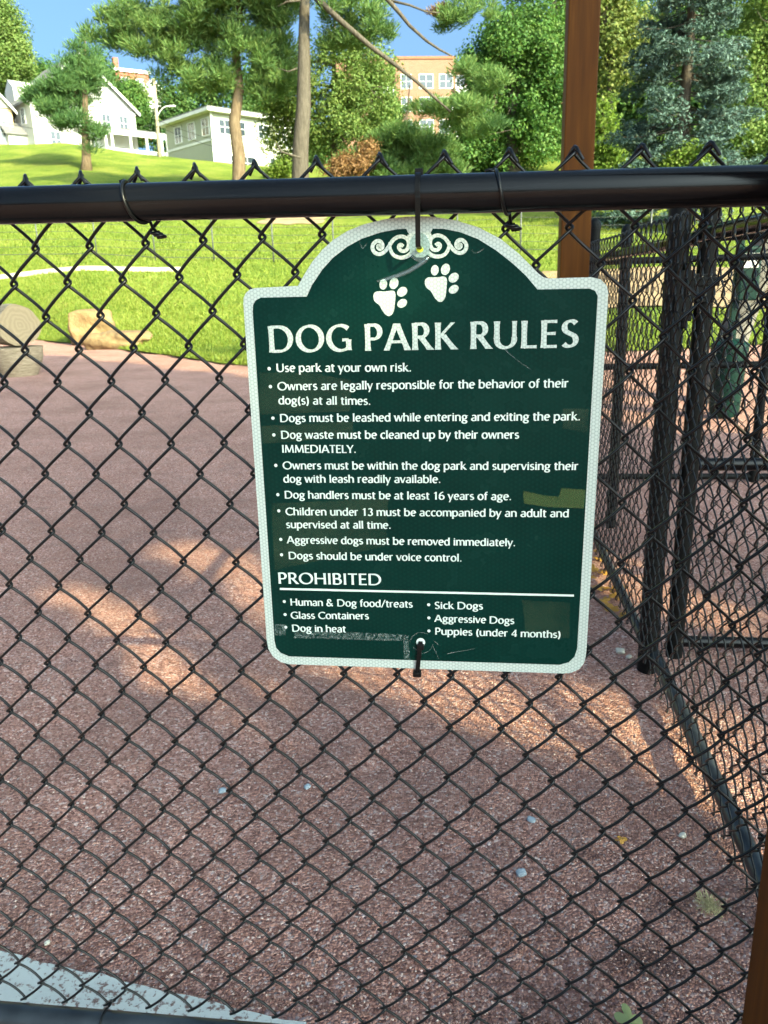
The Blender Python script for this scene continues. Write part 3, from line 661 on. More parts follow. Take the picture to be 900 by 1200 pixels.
for q in ([[(322, 731), (335, 732), (335, 745), (322, 744)], [(345, 738), (476, 743.5), (475.5, 751), (345, 747.5)], [(472.5, 747.5), (478.5, 745), (480.5, 774), (473.5, 773.8)]]): flat('tape_residue', [q], 2.9, f1, sign)
f2 = film('olive_film', (.065, .11, .025), .45, 22, .25, .5)
flat('olive_patch', [[(613, 575), (640, 581), (655, 582), (658, 572), (686, 574), (684, 596), (640, 594), (614, 590)]], 1.3, f2, sign)
f3 = film('dull_olive_film', (.05, .085, .04), .38, 14, .25, .75)
for q in ([[(304, 436), (372, 438), (412, 446), (410, 482), (304, 486)], [(306, 499), (414, 494), (412, 512), (308, 520)], [(660, 479), (690, 479), (688, 507), (659, 502)], [(612, 703), (668, 706), (667, 748), (616, 742)], [(318, 590), (455, 584), (452, 640), (322, 668)]]): flat('olive_patch', [q], 1.2, f3, sign)
f4 = film('scratch_film', (.5, .58, .55), .35, 120, .35, .7)
for k, pts in enumerate(([(590, 408), (603, 420), (622, 433)], [(480, 752), (484, 744), (492, 740), (501, 743)], [(484, 758), (492, 766), (503, 764), (507, 755)], [(507, 757), (511, 764), (514, 772)], [(509, 751), (516, 757)], [(553, 293), (557, 298), (568, 291)], [(421, 283), (425, 293), (430, 284)], [(524, 766), (556, 760)])):
    V, F = [], []; Lp, Rp = sweep(pts, 1.0, .5); n0 = 0
    for a, b in zip(Lp, Rp): V.append(S(a[0], a[1], 1.6+.05*k)); V.append(S(b[0], b[1], 1.6+.05*k))
    F += [(n0+2*i, n0+2*i+1, n0+2*i+3, n0+2*i+2) for i in range(len(Lp)-1)]
    obj('scratch', raw_mesh('scratch', V, F), f4, sign)

# cable ties
p = at(489.5, 250, -.0485); hx = float(S(492, 291)[0]); hz = float(S(492, 290)[2]); zr = RZ(float(p[0]))
t = thing('cable_tie', 'black cable tie from the top rail down to the sign hole', 'cable tie', (float(p[0]), -.0265, zr))
pts = [(0, .0225*math.cos(math.radians(a)), .0225*math.sin(math.radians(a))) for a in np.linspace(-60, 180+8, 24)]
zz = np.linspace(-.005, hz-zr, 10)
pts += [((hx-float(p[0]))*(i/9)**1.2, -.0225 + .0062*(i/9), z) for i, z in enumerate(zz)] + [(hx-float(p[0]), -.0265+.0405, hz-zr-.002)]
pts[-1] = (hx-float(p[0]), SY+.0265-.0005, hz-zr-.001)
mb = MB(); mb.band(pts, (1.0, 0, 0), .0056, .0014); mb.build('strap', MAT['tie_plastic'], t, bevel=.0002)
mb = MB(); mb.box(-.0046, .0046, .004, .013, .021, .028); mb.build('head', MAT['tie_plastic'], t, bevel=.0008)
g2 = S(493, 752.5); e2 = S(489, 788)
t = thing('cable_tie', 'short black cable tie through the hole at the bottom edge of the sign', 'cable tie', (float(g2[0]), SY, float(g2[2])))
d = e2-g2
pts = [(0, .0005, .001), (0, -.003, .0002), (d[0]*.12, -.0045, d[2]*.12), (d[0]*.4, -.0045, d[2]*.4), (d[0]*.7, -.0042, d[2]*.7), (d[0], -.003, d[2]), (d[0]*1.03, .004, d[2]*1.08), (d[0], .012, d[2]*1.02)]
mb = MB(); mb.band(pts, (1.0, 0, 0), .0058, .0016); mb.build('strap', MAT['tie_plastic'], t, bevel=.0002)
mb = MB(); mb.box(-.0045, .0045, -.007, -.002, -.008, -.001); mb.build('head', MAT['tie_plastic'], t, bevel=.0008)
mb = MB(); mb.box(d[0]-.0055, d[0]+.0055, -.007, .004, d[2]-.004, d[2]+.003); mb.build('strap_loop', MAT['tie_plastic'], t, bevel=.001)
# clear plastic tie behind the black one
mt, nt, out = mat_new('clear_plastic')
gls = N(nt, 'ShaderNodeBsdfGlossy'); gls.inputs['Roughness'].default_value = .12; gls.inputs[0].default_value = (.85, .92, .95, 1)
tr = N(nt, 'ShaderNodeBsdfTransparent'); tr.inputs[0].default_value = (.88, .93, .93, 1); df = N(nt, 'ShaderNodeBsdfDiffuse'); df.inputs[0].default_value = (.55, .65, .68, 1)
m1 = N(nt, 'ShaderNodeMixShader'); m1.inputs[0].default_value = .2; m2 = N(nt, 'ShaderNodeMixShader'); m2.inputs[0].default_value = .87
nt.links.new(gls.outputs[0], m1.inputs[1]); nt.links.new(df.outputs[0], m1.inputs[2]); nt.links.new(m1.outputs[0], m2.inputs[1]); nt.links.new(tr.outputs[0], m2.inputs[2]); nt.links.new(m2.outputs[0], out.inputs[0]); MAT['clear'] = mt
t = thing('clear_cable_tie', 'clear plastic tie with loose tail curling under the scroll ornament', 'cable tie', S(492, 300, 4))
o0 = S(492, 300, 4)
disc = [S(*c3(462+80*math.cos(a), 705+112*math.sin(a)), 4) - o0 for a in np.linspace(0, 2*math.pi, 25)[:-1]]
mb = MB(); mb.prism(disc, (0, -.0007, 0)); mb.build('washer', MAT['clear'], t, bevel=.0002)
tail = [S(*c3(x, y), 5) - o0 + np.array([0, -.0015-.004*k/7, 0]) for k, (x, y) in enumerate(((545, 765), (500, 810), (450, 845), (380, 888), (300, 920), (220, 944), (145, 962)))]
mb = MB(); mb.tube(tail, [.0026, .003, .003, .003, .0028, .0024, .0014], 8); mb.build('tail', MAT['clear'], t, smooth=True)
def rebase(t, loc):
    """move a thing's Empty to its base, keeping its parts where they are"""
    loc = Vector([float(v) for v in loc]); d = loc - t.location; t.location = loc
    for ch in t.children:
        if ch.type == 'MESH': ch.data.transform(Matrix.Translation(-d))
        for g in ch.children: g.data.transform(Matrix.Translation(-d))
rebase(sign, S(490, 788)); rebase(fence, (.44, -.01, 0))

# ------------------------------------------------------------------ houses on the hill
WHITE = siding_mat('white_siding', (.50, .50, .47)); TRIM = mottled('white_trim', (.56, .56, .54), (.62, .62, .60), 2, .5, .02, .002)
ROOF = mottled('grey_shingle', (.10, .10, .10), (.17, .165, .16), 3, .9, .4, .03, 12); GLASS = None
mt, nt, out = mat_new('window_glass'); principled(nt, out, (.03, .04, .05), .06, None, Specular_IOR_Level=.8); GLASS = mt
BRICK = brick_mat('orange_brick', (.185, .078, .045), (.235, .105, .062), (.23, .165, .125), .5, .17)
REDB = brick_mat('red_brick', (.27, .055, .035), (.31, .07, .045), (.26, .15, .11), .5, .2)
STONE = brick_mat('tan_stone', (.50, .34, .15), (.62, .44, .22), (.42, .34, .24), .6, .3)
GREY = siding_mat('grey_green_siding', (.34, .35, .28)); CREAM = siding_mat('cream_siding', (.42, .41, .33))
DARKB = mottled('slate_blue', (.08, .10, .14), (.12, .14, .18), 3, .7)
def part(name, mat, parent, shapes, bevel=0.0):
    mb = MB()
    for s in shapes:
        if s[0] == 'b': mb.box(*s[1:])
        elif s[0] == 'p': mb.prism(s[1], s[2])
    return mb.build(name, mat, parent, bevel=bevel)
def window(parent, cx, z0, w, h, face, pos, bars=(1, 1)):
    """a framed window; face 'f' looks along -y from the plane y=pos, 'l' looks along -x from x=pos"""
    fr, gl = [], []
    def bx(a0, a1, d0, d1, zz0, zz1): return ('b', a0, a1, pos-d1, pos-d0, zz0, zz1) if face == 'f' else ('b', pos-d1, pos-d0, a0, a1, zz0, zz1)
    t = .10
    fr += [bx(cx-w/2-t, cx+w/2+t, -.05, .07, z0-t, z0-.002), bx(cx-w/2-t, cx+w/2+t, -.05, .09, z0+h+.002, z0+h+t), bx(cx-w/2-t, cx-w/2, -.05, .07, z0, z0+h), bx(cx+w/2, cx+w/2+t, -.05, .07, z0, z0+h)]
    for i in range(1, bars[0]+1): fr.append(bx(cx-w/2+w*i/(bars[0]+1)-.03, cx-w/2+w*i/(bars[0]+1)+.03, -.04, .05, z0+.002, z0+h-.002))
    for i in range(1, bars[1]+1): fr.append(bx(cx-w/2+.002, cx+w/2-.002, -.03, .045, z0+h*i/(bars[1]+1)-.03, z0+h*i/(bars[1]+1)+.03))
    f = part('window', TRIM, parent, fr); part('pane', GLASS, f, [bx(cx-w/2+.001, cx+w/2-.001, -.04, .02, z0+.001, z0+h-.001)]); return f
def gable_house(name_label, loc, rz, W, D, he, hr, wall, roofm=ROOF, base=2.0):
    """front along local -y, corner at the origin's left; x 0..W, y 0..D"""
    t = thing('house', name_label, 'house', loc, rz)
    part('wall', wall, t, [('p', [(0, 0, -base), (W, 0, -base), (W, 0, he), (W/2, 0, he+hr), (0, 0, he)], (0, D, 0))])
    ov, th = .45, .22; s = hr/(W/2)
    for sg in (0, 1):
        xs = (-ov, W/2) if sg == 0 else (W+ov, W/2); z0 = he - s*ov
        poly = [(xs[0], -ov, z0+.03), (xs[1], -ov, he+hr+.03), (xs[1], -ov, he+hr+.03+th), (xs[0], -ov, z0+.03+th)]
        r = part('roof', roofm, t, [('p', poly, (0, D+2*ov, 0))])
        fa = [(xs[0], -ov-.02, z0-.10), (xs[1], -ov-.02, he+hr-.10), (xs[1], -ov-.02, he+hr+th), (xs[0], -ov-.02, z0+th)]
        part('bargeboard', TRIM, r, [('p', fa, (0, -.08, 0))])
    return t
A50 = math.radians(50)
def corner_loc(px, py, Y, sink=0.0):
    p = at(px, py, Y); return (p[0], p[1], p[2]-sink)

# white gabled house
W0 = corner_loc(43, 178, 82, .0)
hs = gable_house('white gabled house with wide front porch behind the slender pine', W0, A50, 11.4, 9.0, 5.0, 4.8, WHITE)
part('frieze', TRIM, hs, [('b', -.1, 11.5, -.12, -.01, 4.6, 4.9), ('b', -.02, .28, -.06, -.005, 0, 4.55), ('b', 11.12, 11.42, -.06, -.005, 0, 4.55)])
window(hs, 5.7, 6.4, .9, 1.2, 'f', 0); window(hs, 10.0, 3.0, .9, 1.4, 'f', 0); window(hs, 8.0, 3.0, .9, 1.4, 'f', 0); window(hs, 3.0, 2.9, .9, 1.4, 'f', 0); window(hs, 2.2, .6, 1.0, 1.5, 'f', 0)
for cy_, z in ((2.2, 3.0), (5.0, 3.0), (7.4, 3.0), (6.8, .6)): window(hs, cy_, z, .9, 1.4, 'l', 0)
part('foundation', STONE, hs, [('b', -.15, 6.9, -.16, 1.2, -2, .35)])
pr_ = part('porch_roof', TRIM, hs, [('p', [(6.2, -2.9, 2.35), (6.2, 0, 3.0), (6.2, 0, 3.16), (6.2, -2.9, 2.52)], (7.6, 0, 0)), ('b', 6.3, 13.7, -2.8, -2.6, 2.0, 2.36)])
part('shingles', ROOF, pr_, [('p', [(6.15, -2.95, 2.53), (6.15, 0, 3.17), (6.15, 0, 3.23), (6.15, -2.95, 2.59)], (7.7, 0, 0))])
part('porch_floor', TRIM, hs, [('b', 6.2, 13.8, -2.8, 0, -.35, -.1), ('b', 6.4, 13.6, -2.72, -2.66, .55, .65), ('b', 6.4, 13.6, -2.72, -2.66, .0, .08)] + [('b', 6.5+.18*i, 6.56+.18*i, -2.71, -2.67, .05, .56) for i in range(39)])
for x in (6.4, 7.1, 9.2, 11.1, 12.9, 13.6): part('porch_post', TRIM, hs, [('b', x-.11, x+.11, -2.8, -2.58, -.1, 2.02)])
for x in (6.55, 13.3): part('porch_pier', DARKB, hs, [('b', x-.5, x+.5, -3.0, -2.3, -2, -.02)])
part('porch_skirt', mottled('lattice_grey', (.30, .31, .32), (.45, .46, .46), 6, .8), hs, [('b', 7.1, 12.8, -2.7, -2.6, -2, -.36)])  # mottled grey skirt below the porch floor
part('entry', WHITE, hs, [('p', [(-1.9, 2.0, -2), (-1.9, 5.0, -2), (-1.9, 5.0, 1.9), (-1.9, 3.5, 2.9), (-1.9, 2.0, 1.9)], (1.88, 0, 0))])
part('entry_roof', ROOF, hs, [('p', [(-2.3, 1.7, 1.8), (-2.3, 3.5, 3.0), (-2.3, 3.5, 3.2), (-2.3, 1.7, 2.0)], (2.29, 0, 0)), ('p', [(-2.3, 5.3, 1.8), (-2.3, 3.5, 3.0), (-2.3, 3.5, 3.2), (-2.3, 5.3, 2.0)], (2.29, 0, 0))])
window(hs, 3.5, .3, .9, 1.5, 'l', -1.9)
dm = part('dormer', WHITE, hs, [('p', [(.6, 5.5, 5.2), (.6, 7.9, 5.2), (.6, 7.9, 7.1), (.6, 6.7, 8.0), (.6, 5.5, 7.1)], (3.0, 0, 0))])
part('chimney', mottled('pale_chimney', (.60, .56, .50), (.70, .66, .60), 4, .8), hs, [('b', 6.2, 7.1, 6.8, 7.7, 6.0, 10.0), ('b', 6.1, 7.2, 6.7, 7.8, 10.01, 10.25)])
part('chimney', REDB, hs, [('b', 6.0, 6.6, 4.0, 4.6, 6.4, 9.4)])

# grey-green house
G0 = corner_loc(251, 191, 78, .9)
gh = thing('house', 'grey-green two-storey house with flat eaves beyond the thick pine trunk', 'house', G0, A50)
GW, GD, GH = 9.6, 8.6, 5.35
part('wall', GREY, gh, [('b', 0, GW, 0, GD, -2, GH)]); part('cladding', CREAM, gh, [('b', .02, GW+.03, -.04, -.004, -2, 2.9)])
part('band', TRIM, gh, [('b', -.06, GW+.06, -.09, -.045, 2.9, 3.15), ('b', -.06, -.005, -.04, GD, 2.9, 3.12), ('b', -.08, .14, -.10, -.006, -2, 2.89), ('b', -.08, .14, -.10, -.006, 3.16, GH)])
part('roof', TRIM, gh, [('b', -.7, GW+.7, -.7, GD+.7, GH+.01, GH+.3)])
part('shingles', ROOF, gh, [('p', [(-.7, -.7, GH+.31), (GW+.7, -.7, GH+.31), (GW+.7, GD+.7, GH+.31), (-.7, GD+.7, GH+.31)], (0, 0, .1)), ('p', [(2.5, GD/2-.1, GH+.4), (GW-2.5, GD/2-.1, GH+.4), (GW-2.5, GD/2+.1, GH+.4), (2.5, GD/2+.1, GH+.4)], (0, 0, .7))])
for cy_ in (1.0, 3.6, 6.2): window(gh, cy_, 3.5, 1.2, 1.4, 'l', 0)
for cx in (1.5, 3.2, 6.0, 8.2): window(gh, cx, 3.6, 1.2, 1.2, 'f', 0)
window(gh, 6.9, .7, 1.4, .9, 'l', 0, (1, 0)); window(gh, 2.3, .7, .8, 1.0, 'f', -.04); window(gh, 3.8, .6, 1.5, 1.1, 'f', -.04); window(gh, 7.4, .7, 1.6, 1.1, 'f', -.04)

# stone house at the left edge
L0 = corner_loc(-43, 170, 80, .3)
lh = gable_house('tan stone house with pale gable cut off by the left edge', L0, math.radians(35), 5.0, 8, 4.0, 3.0, STONE)
part('gable', CREAM, lh, [('p', [(.1, -.02, 4.0), (4.9, -.02, 4.0), (2.5, -.02, 6.9)], (0, -.1, 0))]); window(lh, 2.5, .7, 1.4, 2.0, 'f', 0); window(lh, 3.9, .7, .8, 2.0, 'f', 0)

# brick apartment block beyond the trees
B0 = corner_loc(466, 205, 128, 2)
bh = thing('apartment_building', 'orange brick apartment block with white windows behind the trees', 'building', B0, math.radians(12))
BW, BD, BHT = 40, 16, 0
zt = float(at(468, 69, 128)[2]) - B0[2]
part('wall', BRICK, bh, [('b', 0, 9.0, 0, BD, -8, zt), ('b', 9.01, 11.0, 1.2, BD, -8, zt-.3), ('b', 11.01, 32, -.3, BD, -8, zt-1.2), ('b', -9, -.01, 2.0, BD, -8, zt+.6)])
part('cornice', mottled('sand_cornice', (.22, .085, .045), (.26, .10, .05), 2, .8), bh, [('b', -.1, 9.1, -.15, BD, zt+.002, zt+.35), ('b', 11.0, 32.1, -.45, BD, zt-1.19, zt-.9)])
nrow = int(zt//3.1)
for r in range(nrow):
    z = zt - 3.9 - 3.1*r
    for cx, w in ((1.6, 1.5), (4.6, 2.0), (7.6, 1.9)):
        window(bh, cx, z, w, 1.8, 'f', 0, (1, 1))
    for cx in (13.5, 17, 21, 25, 29): window(bh, cx, z-1.2, 1.9, 1.8, 'f', -.3, (1, 1))
    for x0, x1, y in ((9.1, 11.0, .2), (-3.6, -.3, .6)):
        part('balcony', TRIM, bh, [('b', x0, x1, y-.8, y+.9, z-.9, z-.65), ('b', x0, x1, y-.8, y-.7, z-.64, z+.15)])
    window(bh, 10, z, 1.2, 1.9, 'f', 1.2)

# red brick house far up the hill, and the pale one beside it
R0 = corner_loc(140, 126, 150, 2)
rb = thing('house', 'red brick house far up the hill with white cornice', 'house', R0, math.radians(38))
part('wall', REDB, rb, [('b', 0, 6.0, 0, 8, -3, 8.0)]); part('cornice', TRIM, rb, [('b', -.3, 6.3, -.3, 8.2, 8.0, 8.5)]); part('chimney', REDB, rb, [('b', .6, 1.5, 3, 3.9, 8.51, 11.0)])
for cx in (1.6, 4.2): window(rb, cx, 5.2, 1.3, 1.8, 'f', 0)
P0 = corner_loc(169, 122, 135, 2)
pb = gable_house('small pale house behind the top of the utility pole', P0, math.radians(35), 3.2, 6, 4.2, 1.4, WHITE, ROOF); window(pb, 1.6, 2.2, .8, 1.3, 'f', 0)

# utility pole with street lamp and wires
PB = at(187, 188, 74); PT = at(180.5, 92, 74); wood_g = mottled('grey_wood', (.24, .19, .13), (.34, .28, .2), 4, .85, .3, .02)
up = thing('utility_pole', 'weathered utility pole with curved lamp arm beside the white house', 'pole', PB)
hh = float(PT[2]-PB[2]); dx = float(PT[0]-PB[0])
mb = MB(); mb.tube([(0, 0, -1), (dx*.5, 0, hh*.5), (dx, 0, hh)], [.17, .15, .12], 10); mb.build('shaft', wood_g, up, smooth=True)
mb = MB(); lp = [at(184 + 0, 139, 74)-PB, at(187, 131, 74)-PB, at(191, 126.5, 74)-PB, at(195, 124.6, 74)-PB, at(199, 124.4, 74)-PB]; mb.tube(lp, .05, 8); mb.build('lamp_arm', TRIM, up, smooth=True)
e = lp[-1]; mb = MB(); mb.box(e[0]-.1, e[0]+.5, e[1]-.12, e[1]+.12, e[2]-.08, e[2]+.06); mb.build('street_lamp', TRIM, up, bevel=.03)
mb = MB(); mb.lathe([(.0, -.5), (.22, -.45), (.22, .35), (.0, .4)], 12, (dx*.9-.3, -.1, hh*.84)); mb.build('transformer', TRIM, up, auto=True)
wire_m = mottled('wire_black', (.02, .02, .02), (.03, .03, .03), 3, .6)
def wires(name, label, A, B, sag, r=.02):
    P = [np.array(A)*(1-t)+np.array(B)*t - np.array([0, 0, sag*4*t*(1-t)]) for t in np.linspace(0, 1, 24)]
    mb = MB(); mb.tube([p-P[0] for p in P], r, 5); o = mb.build(name, wire_m); o.location = Vector(P[0]); tag(o, label, 'wire', 'overhead wires by the houses')
wires('overhead_wire', 'thin overhead wire from the utility pole across the grey-green house, upper one', PB + np.array([dx*.55, -.2, hh*.50]), at(345, 180, 70), .5)
wires('overhead_wire', 'thin overhead wire from the utility pole across the grey-green house, lower one', PB + np.array([dx*.5, -.2, hh*.42]), at(345, 189, 70), .5)
wires('overhead_wire', 'thin overhead wire passing in front of the white house side wall', PB + np.array([dx*.5, -.2, hh*.45]), at(-10, 140, 76), .9)

# wire fence on the lawn and low kerb wall
wf = thing('wire_fence', 'thin wire fence of slim dark posts crossing the lawn', 'fence', at(190, 303, 30))
o0 = np.array(at(190, 303, 30)); steel = mottled('dark_steel', (.05, .055, .05), (.08, .085, .08), 5, .5)
xs = np.arange(-26, 14, 2.35); WY = lambda x: 30 + .02*x
for x in xs:
    y = WY(x); z = float(lawn_z(np.array(x), np.array(y)))
    mb = MB(); mb.tube([(x-o0[0], y-o0[1], z-o0[2]-.2), (x-o0[0], y-o0[1], z-o0[2]+1.75)], .028, 6); mb.build('post', steel, wf, smooth=True)
mb = MB()
for dz in np.arange(.12, 1.75, .28):
    mb.tube([(x-o0[0], WY(x)-o0[1]-.03, float(lawn_z(np.array(x), np.array(WY(x))))-o0[2]+dz) for x in xs], .007 if dz > .2 else .012, 4)
mb.build('wires', steel, wf)
mb = MB(); P = []
for t in np.linspace(0, 1, 30):
    x = -20 + (float(at(210, 304, 28)[0])+20)*t; y = 25.2 + 2.6*(t**.8); z = float(lawn_z(np.array(x), np.array(y))); P.append((x, y, z))
for i in range(29):
    (x0, y0, z0), (x1, y1, z1) = P[i], P[i+1]
    mb.add([(x0, y0, z0-.2), (x1, y1, z1-.2), (x1, y1+.45, z1-.2), (x0, y0+.45, z0-.2), (x0, y0, z0+.16), (x1, y1, z1+.16), (x1, y1+.45, z1+.16), (x0, y0+.45, z0+.16)], [(0, 1, 5, 4), (4, 5, 6, 7), (3, 7, 6, 2)] + ([(0, 4, 7, 3)] if i == 0 else []) + ([(1, 2, 6, 5)] if i == 28 else []))
o = mb.build('kerb_wall', mottled('pale_concrete', (.33, .30, .24), (.44, .40, .32), 2, .9, .3, .02)); tag(o, 'long low pale concrete edging across the lawn at the left', 'kerb')

# boulders and log seat
def rock(name, label, loc, rx, ry, rz_, mat, rz=0, seed=0, boxy=.6):
    bm = bmesh.new(); bmesh.ops.create_icosphere(bm, subdivisions=5, radius=1); g = np.random.default_rng(seed); ph = g.uniform(0, 6, 12)
    for v in bm.verts:
        d = np.array(v.co); mxx = np.max(np.abs(d)); q = d/(mxx**boxy)
        n = sum(math.sin(d[i % 3]*(2+i)+d[(i+1) % 3]*(1.5+i*.7)+ph[i])*.06/(1+i*.35) for i in range(9)); q = q*(1+n)
        v.co = Vector((q[0]*rx, q[1]*ry, (q[2]+.75)*rz_))
    me = bpy.data.meshes.new(name); bm.to_mesh(me); bm.free(); me.polygons.foreach_set('use_smooth', np.ones(len(me.polygons), dtype=bool))
    o = obj(name, me, mat); o.location = Vector([float(a) for a in loc]); o.rotation_euler[2] = rz; tag(o, label, 'rock'); return o
sandst = mottled('sandstone', (.17, .105, .045), (.28, .185, .085), 3.5, .9, .9, .05, 9)
sandst2 = mottled('sandstone_grey', (.12, .075, .036), (.26, .175, .08), 4.5, .9, .8, .06, 8)
bp = on_ground(98, 404, .0); rock('boulder', 'squarish tan boulder on the lawn edge, the taller of the two', (bp[0]-.0, bp[1]+.6, .05), .56, .5, .45, sandst, .3, 2, .75)
bp = on_ground(130, 409, .0); rock('boulder', 'low wedge-shaped tan boulder in front of the squarish one', (bp[0]+.05, bp[1]+.3, .0), .72, .45, .23, sandst2, -.12, 5, .55)
mt, nt, out = mat_new('log_bark'); v = coord(nt, (1, 1, 6)); n1 = noise(nt, v, 9, 5, .7)
principled(nt, out, ramp(nt, n1, [(.3, (.15, .11, .065)), (.7, (.38, .30, .20))]), .9, bump(nt, n1, .7, .02)); BARKL = mt
mt, nt, out = mat_new('log_end'); tc = N(nt, 'ShaderNodeTexCoord'); wv = N(nt, 'ShaderNodeTexWave', wave_type='RINGS', rings_direction='X'); nt.links.new(tc.outputs['Object'], wv.inputs['Vector']); wv.inputs['Scale'].default_value = 5; wv.inputs['Distortion'].default_value = 9; wv.inputs['Detail'].default_value = 3
principled(nt, out, mixc(nt, mth(nt, 'MULTIPLY', wv.outputs['Fac'], .6), (.27, .205, .12), (.20, .15, .085)), .9, bump(nt, wv.outputs['Fac'], .2, .01)); LOGE = mt
def log_seat(name, label, p, yaw, r, ln, zc):
    """a cut log lying down; its cut face looks along +x of the thing"""
    t = thing(name, label, 'log', (p[0], p[1], 0), yaw); mb = MB(); s = 26; V = []
    ringn = 9
    for i, x in enumerate(np.linspace(-ln, 0, ringn)):
        for k in range(s):
            a = 2*math.pi*k/s; rr = r*(1+.05*math.sin(3*a+i*.3)+.03*math.sin(7*a+i))*(1 if 0 < i < ringn-1 else .96)
            V.append((x, rr*math.cos(a), zc+rr*math.sin(a)*.97))
    mb.add(V, [(i*s+k, i*s+(k+1) % s, (i+1)*s+(k+1) % s, (i+1)*s+k) for i in range(ringn-1) for k in range(s)] + [tuple(range(s))]); mb.build('bark', BARKL, t, smooth=True)
    mb = MB(); mb.add(V[-s:], [tuple(range(s))]); o = mb.build('cut_end', LOGE, t)
    o.data.transform(Matrix.Translation((.003, 0, -zc))); o.location = (0, 0, zc); return t
lg = on_ground(15, 442, 0)
log_seat('log', 'pale cut log resting on top of another log at the left edge', (lg[0]+.22, lg[1]+.05), math.radians(-42), .335, 2.2, .80)
st_ = thing('stump', 'tapered wooden stump carrying the log at the left edge', 'stump', (lg[0]-.02, lg[1]+.22, 0), .4)
mb = MB(); s = 22; V = []
for z, r in ((-.05, .26), (.0, .275), (.12, .33), (.30, .385), (.46, .40)):
    for k in range(s):
        a = 2*math.pi*k/s; rr = r*(1+.04*math.sin(3*a+1)+.03*math.sin(8*a+z*4)); V.append((rr*math.cos(a), rr*math.sin(a), z))
mb.add(V, [(i*s+k, i*s+(k+1) % s, (i+1)*s+(k+1) % s, (i+1)*s+k) for i in range(4) for k in range(s)]); mb.build('bark', BARKL, st_, smooth=True)
mb = MB(); mb.add([(v[0], v[1], v[2]+.001) for v in V[-s:]], [tuple(range(s))]); mb.build('cut_top', LOGE, st_)

# dog waste station
GREENP = mottled('shaded_green_enamel', (.0015, .016, .0125), (.003, .023, .018), 8, .5, Specular_IOR_Level=.2)  # green darkened so the colour stands for tree shade on the station
ws = thing('waste_station', 'green pet waste station with bag box on post and bin below, behind the fences', 'bin', (2.86, 6.6, 0))
mb = MB(); mb.box(-.03, .03, -.03, .03, 0, 1.55); mb.build('post', GREENP, ws, bevel=.004)
mb = MB(); mb.box(-.02, .16, -.12, -.035, 1.02, 1.48); o = mb.build('bag_box', GREENP, ws, bevel=.02)
mb = MB(); mb.box(.01, .13, -.126, -.1205, 1.30, 1.42); mb.build('plate', TRIM, o)
mb = MB(); mb.lathe([(.11, 0), (.13, .05), (.15, .56), (.158, .57), (.158, .61), (.15, .61)], 24, (-.08, -.24, .02)); bn = mb.build('bin', GREENP, ws, auto=True)
mb = MB(); mb.lathe([(.162, .612), (.158, .64), (.10, .68), (.0, .69)], 24, (-.08, -.24, .02)); mb.build('lid', GREENP, bn, auto=True)
# ------------------------------------------------------------------ trees
def bark(name, c1, c2):
    mt, nt, out = mat_new(name); v = coord(nt, (1, 1, .22)); n1 = noise(nt, v, 9, 6, .72); n2 = noise(nt, coord(nt), .8, 3)
    principled(nt, out, mixc(nt, mth(nt, 'MULTIPLY', n2, .4), ramp(nt, n1, [(.32, c1), (.68, c2)]), c1), .95, bump(nt, n1, 1.0, .05), Specular_IOR_Level=.1); return mt
BARK_T = bark('pine_bark', (.085, .06, .038), (.225, .17, .11)); BARK_G = bark('grey_bark', (.048, .041, .032), (.14, .12, .095)); BARK_D = bark('dark_bark', (.05, .042, .034), (.13, .11, .085))
LEAF = {
 'pine': leaf_mat('pine_needles', (.060, .125, .042), (.125, .215, .062), (.225, .29, .095), .4, .35),
 'pine_dark': leaf_mat('dark_pine_needles', (.045, .105, .04), (.085, .165, .055), (.16, .25, .08), .35, .4),
 'locust': leaf_mat('light_leaves', (.075, .14, .036), (.15, .225, .055), (.25, .30, .095), .45, .3),
 'maple': leaf_mat('green_leaves', (.035, .095, .022), (.075, .155, .032), (.15, .225, .05), .4, .3),
 'dark': leaf_mat('dark_leaves', (.028, .075, .02), (.06, .12, .03), (.12, .18, .04), .35, .3),
 'yellow': leaf_mat('yellowish_leaves', (.08, .13, .03), (.16, .20, .05), (.27, .27, .08), .4, .3),
 'spruce': leaf_mat('blue_spruce_needles', (.028, .058, .046), (.062, .105, .085), (.135, .20, .165), .15, .5),
 'bright': leaf_mat('bright_shrub_leaves', (.085, .15, .022), (.15, .225, .036), (.24, .29, .065), .45, .5),
 'rust': leaf_mat('rusty_needles', (.12, .06, .025), (.21, .11, .045), (.28, .18, .08), .3, .8),
}
def leaf_quads(Cn, Nn, L, Wd, jitter=.35, axis=None):
    n = len(Cn)
    if axis is None:
        U = np.cross(Nn, rng.normal(size=(n, 3)))
    else:
        U = axis.copy(); Nn = np.cross(U, rng.normal(size=(n, 3))); Nn /= np.linalg.norm(Nn, axis=1)[:, None]+1e-9
    U /= np.linalg.norm(U, axis=1)[:, None]+1e-9; Wv = np.cross(Nn, U)
    l = (L*rng.uniform(1-jitter, 1+jitter, n))[:, None]/2; w = (Wd*rng.uniform(1-jitter, 1+jitter, n))[:, None]/2
    return np.stack([Cn-U*l, Cn+Wv*w, Cn+U*l, Cn-Wv*w], 1).reshape(-1, 3)
def unit(n):
    v = rng.normal(size=(n, 3)); return v/np.linalg.norm(v, axis=1)[:, None]
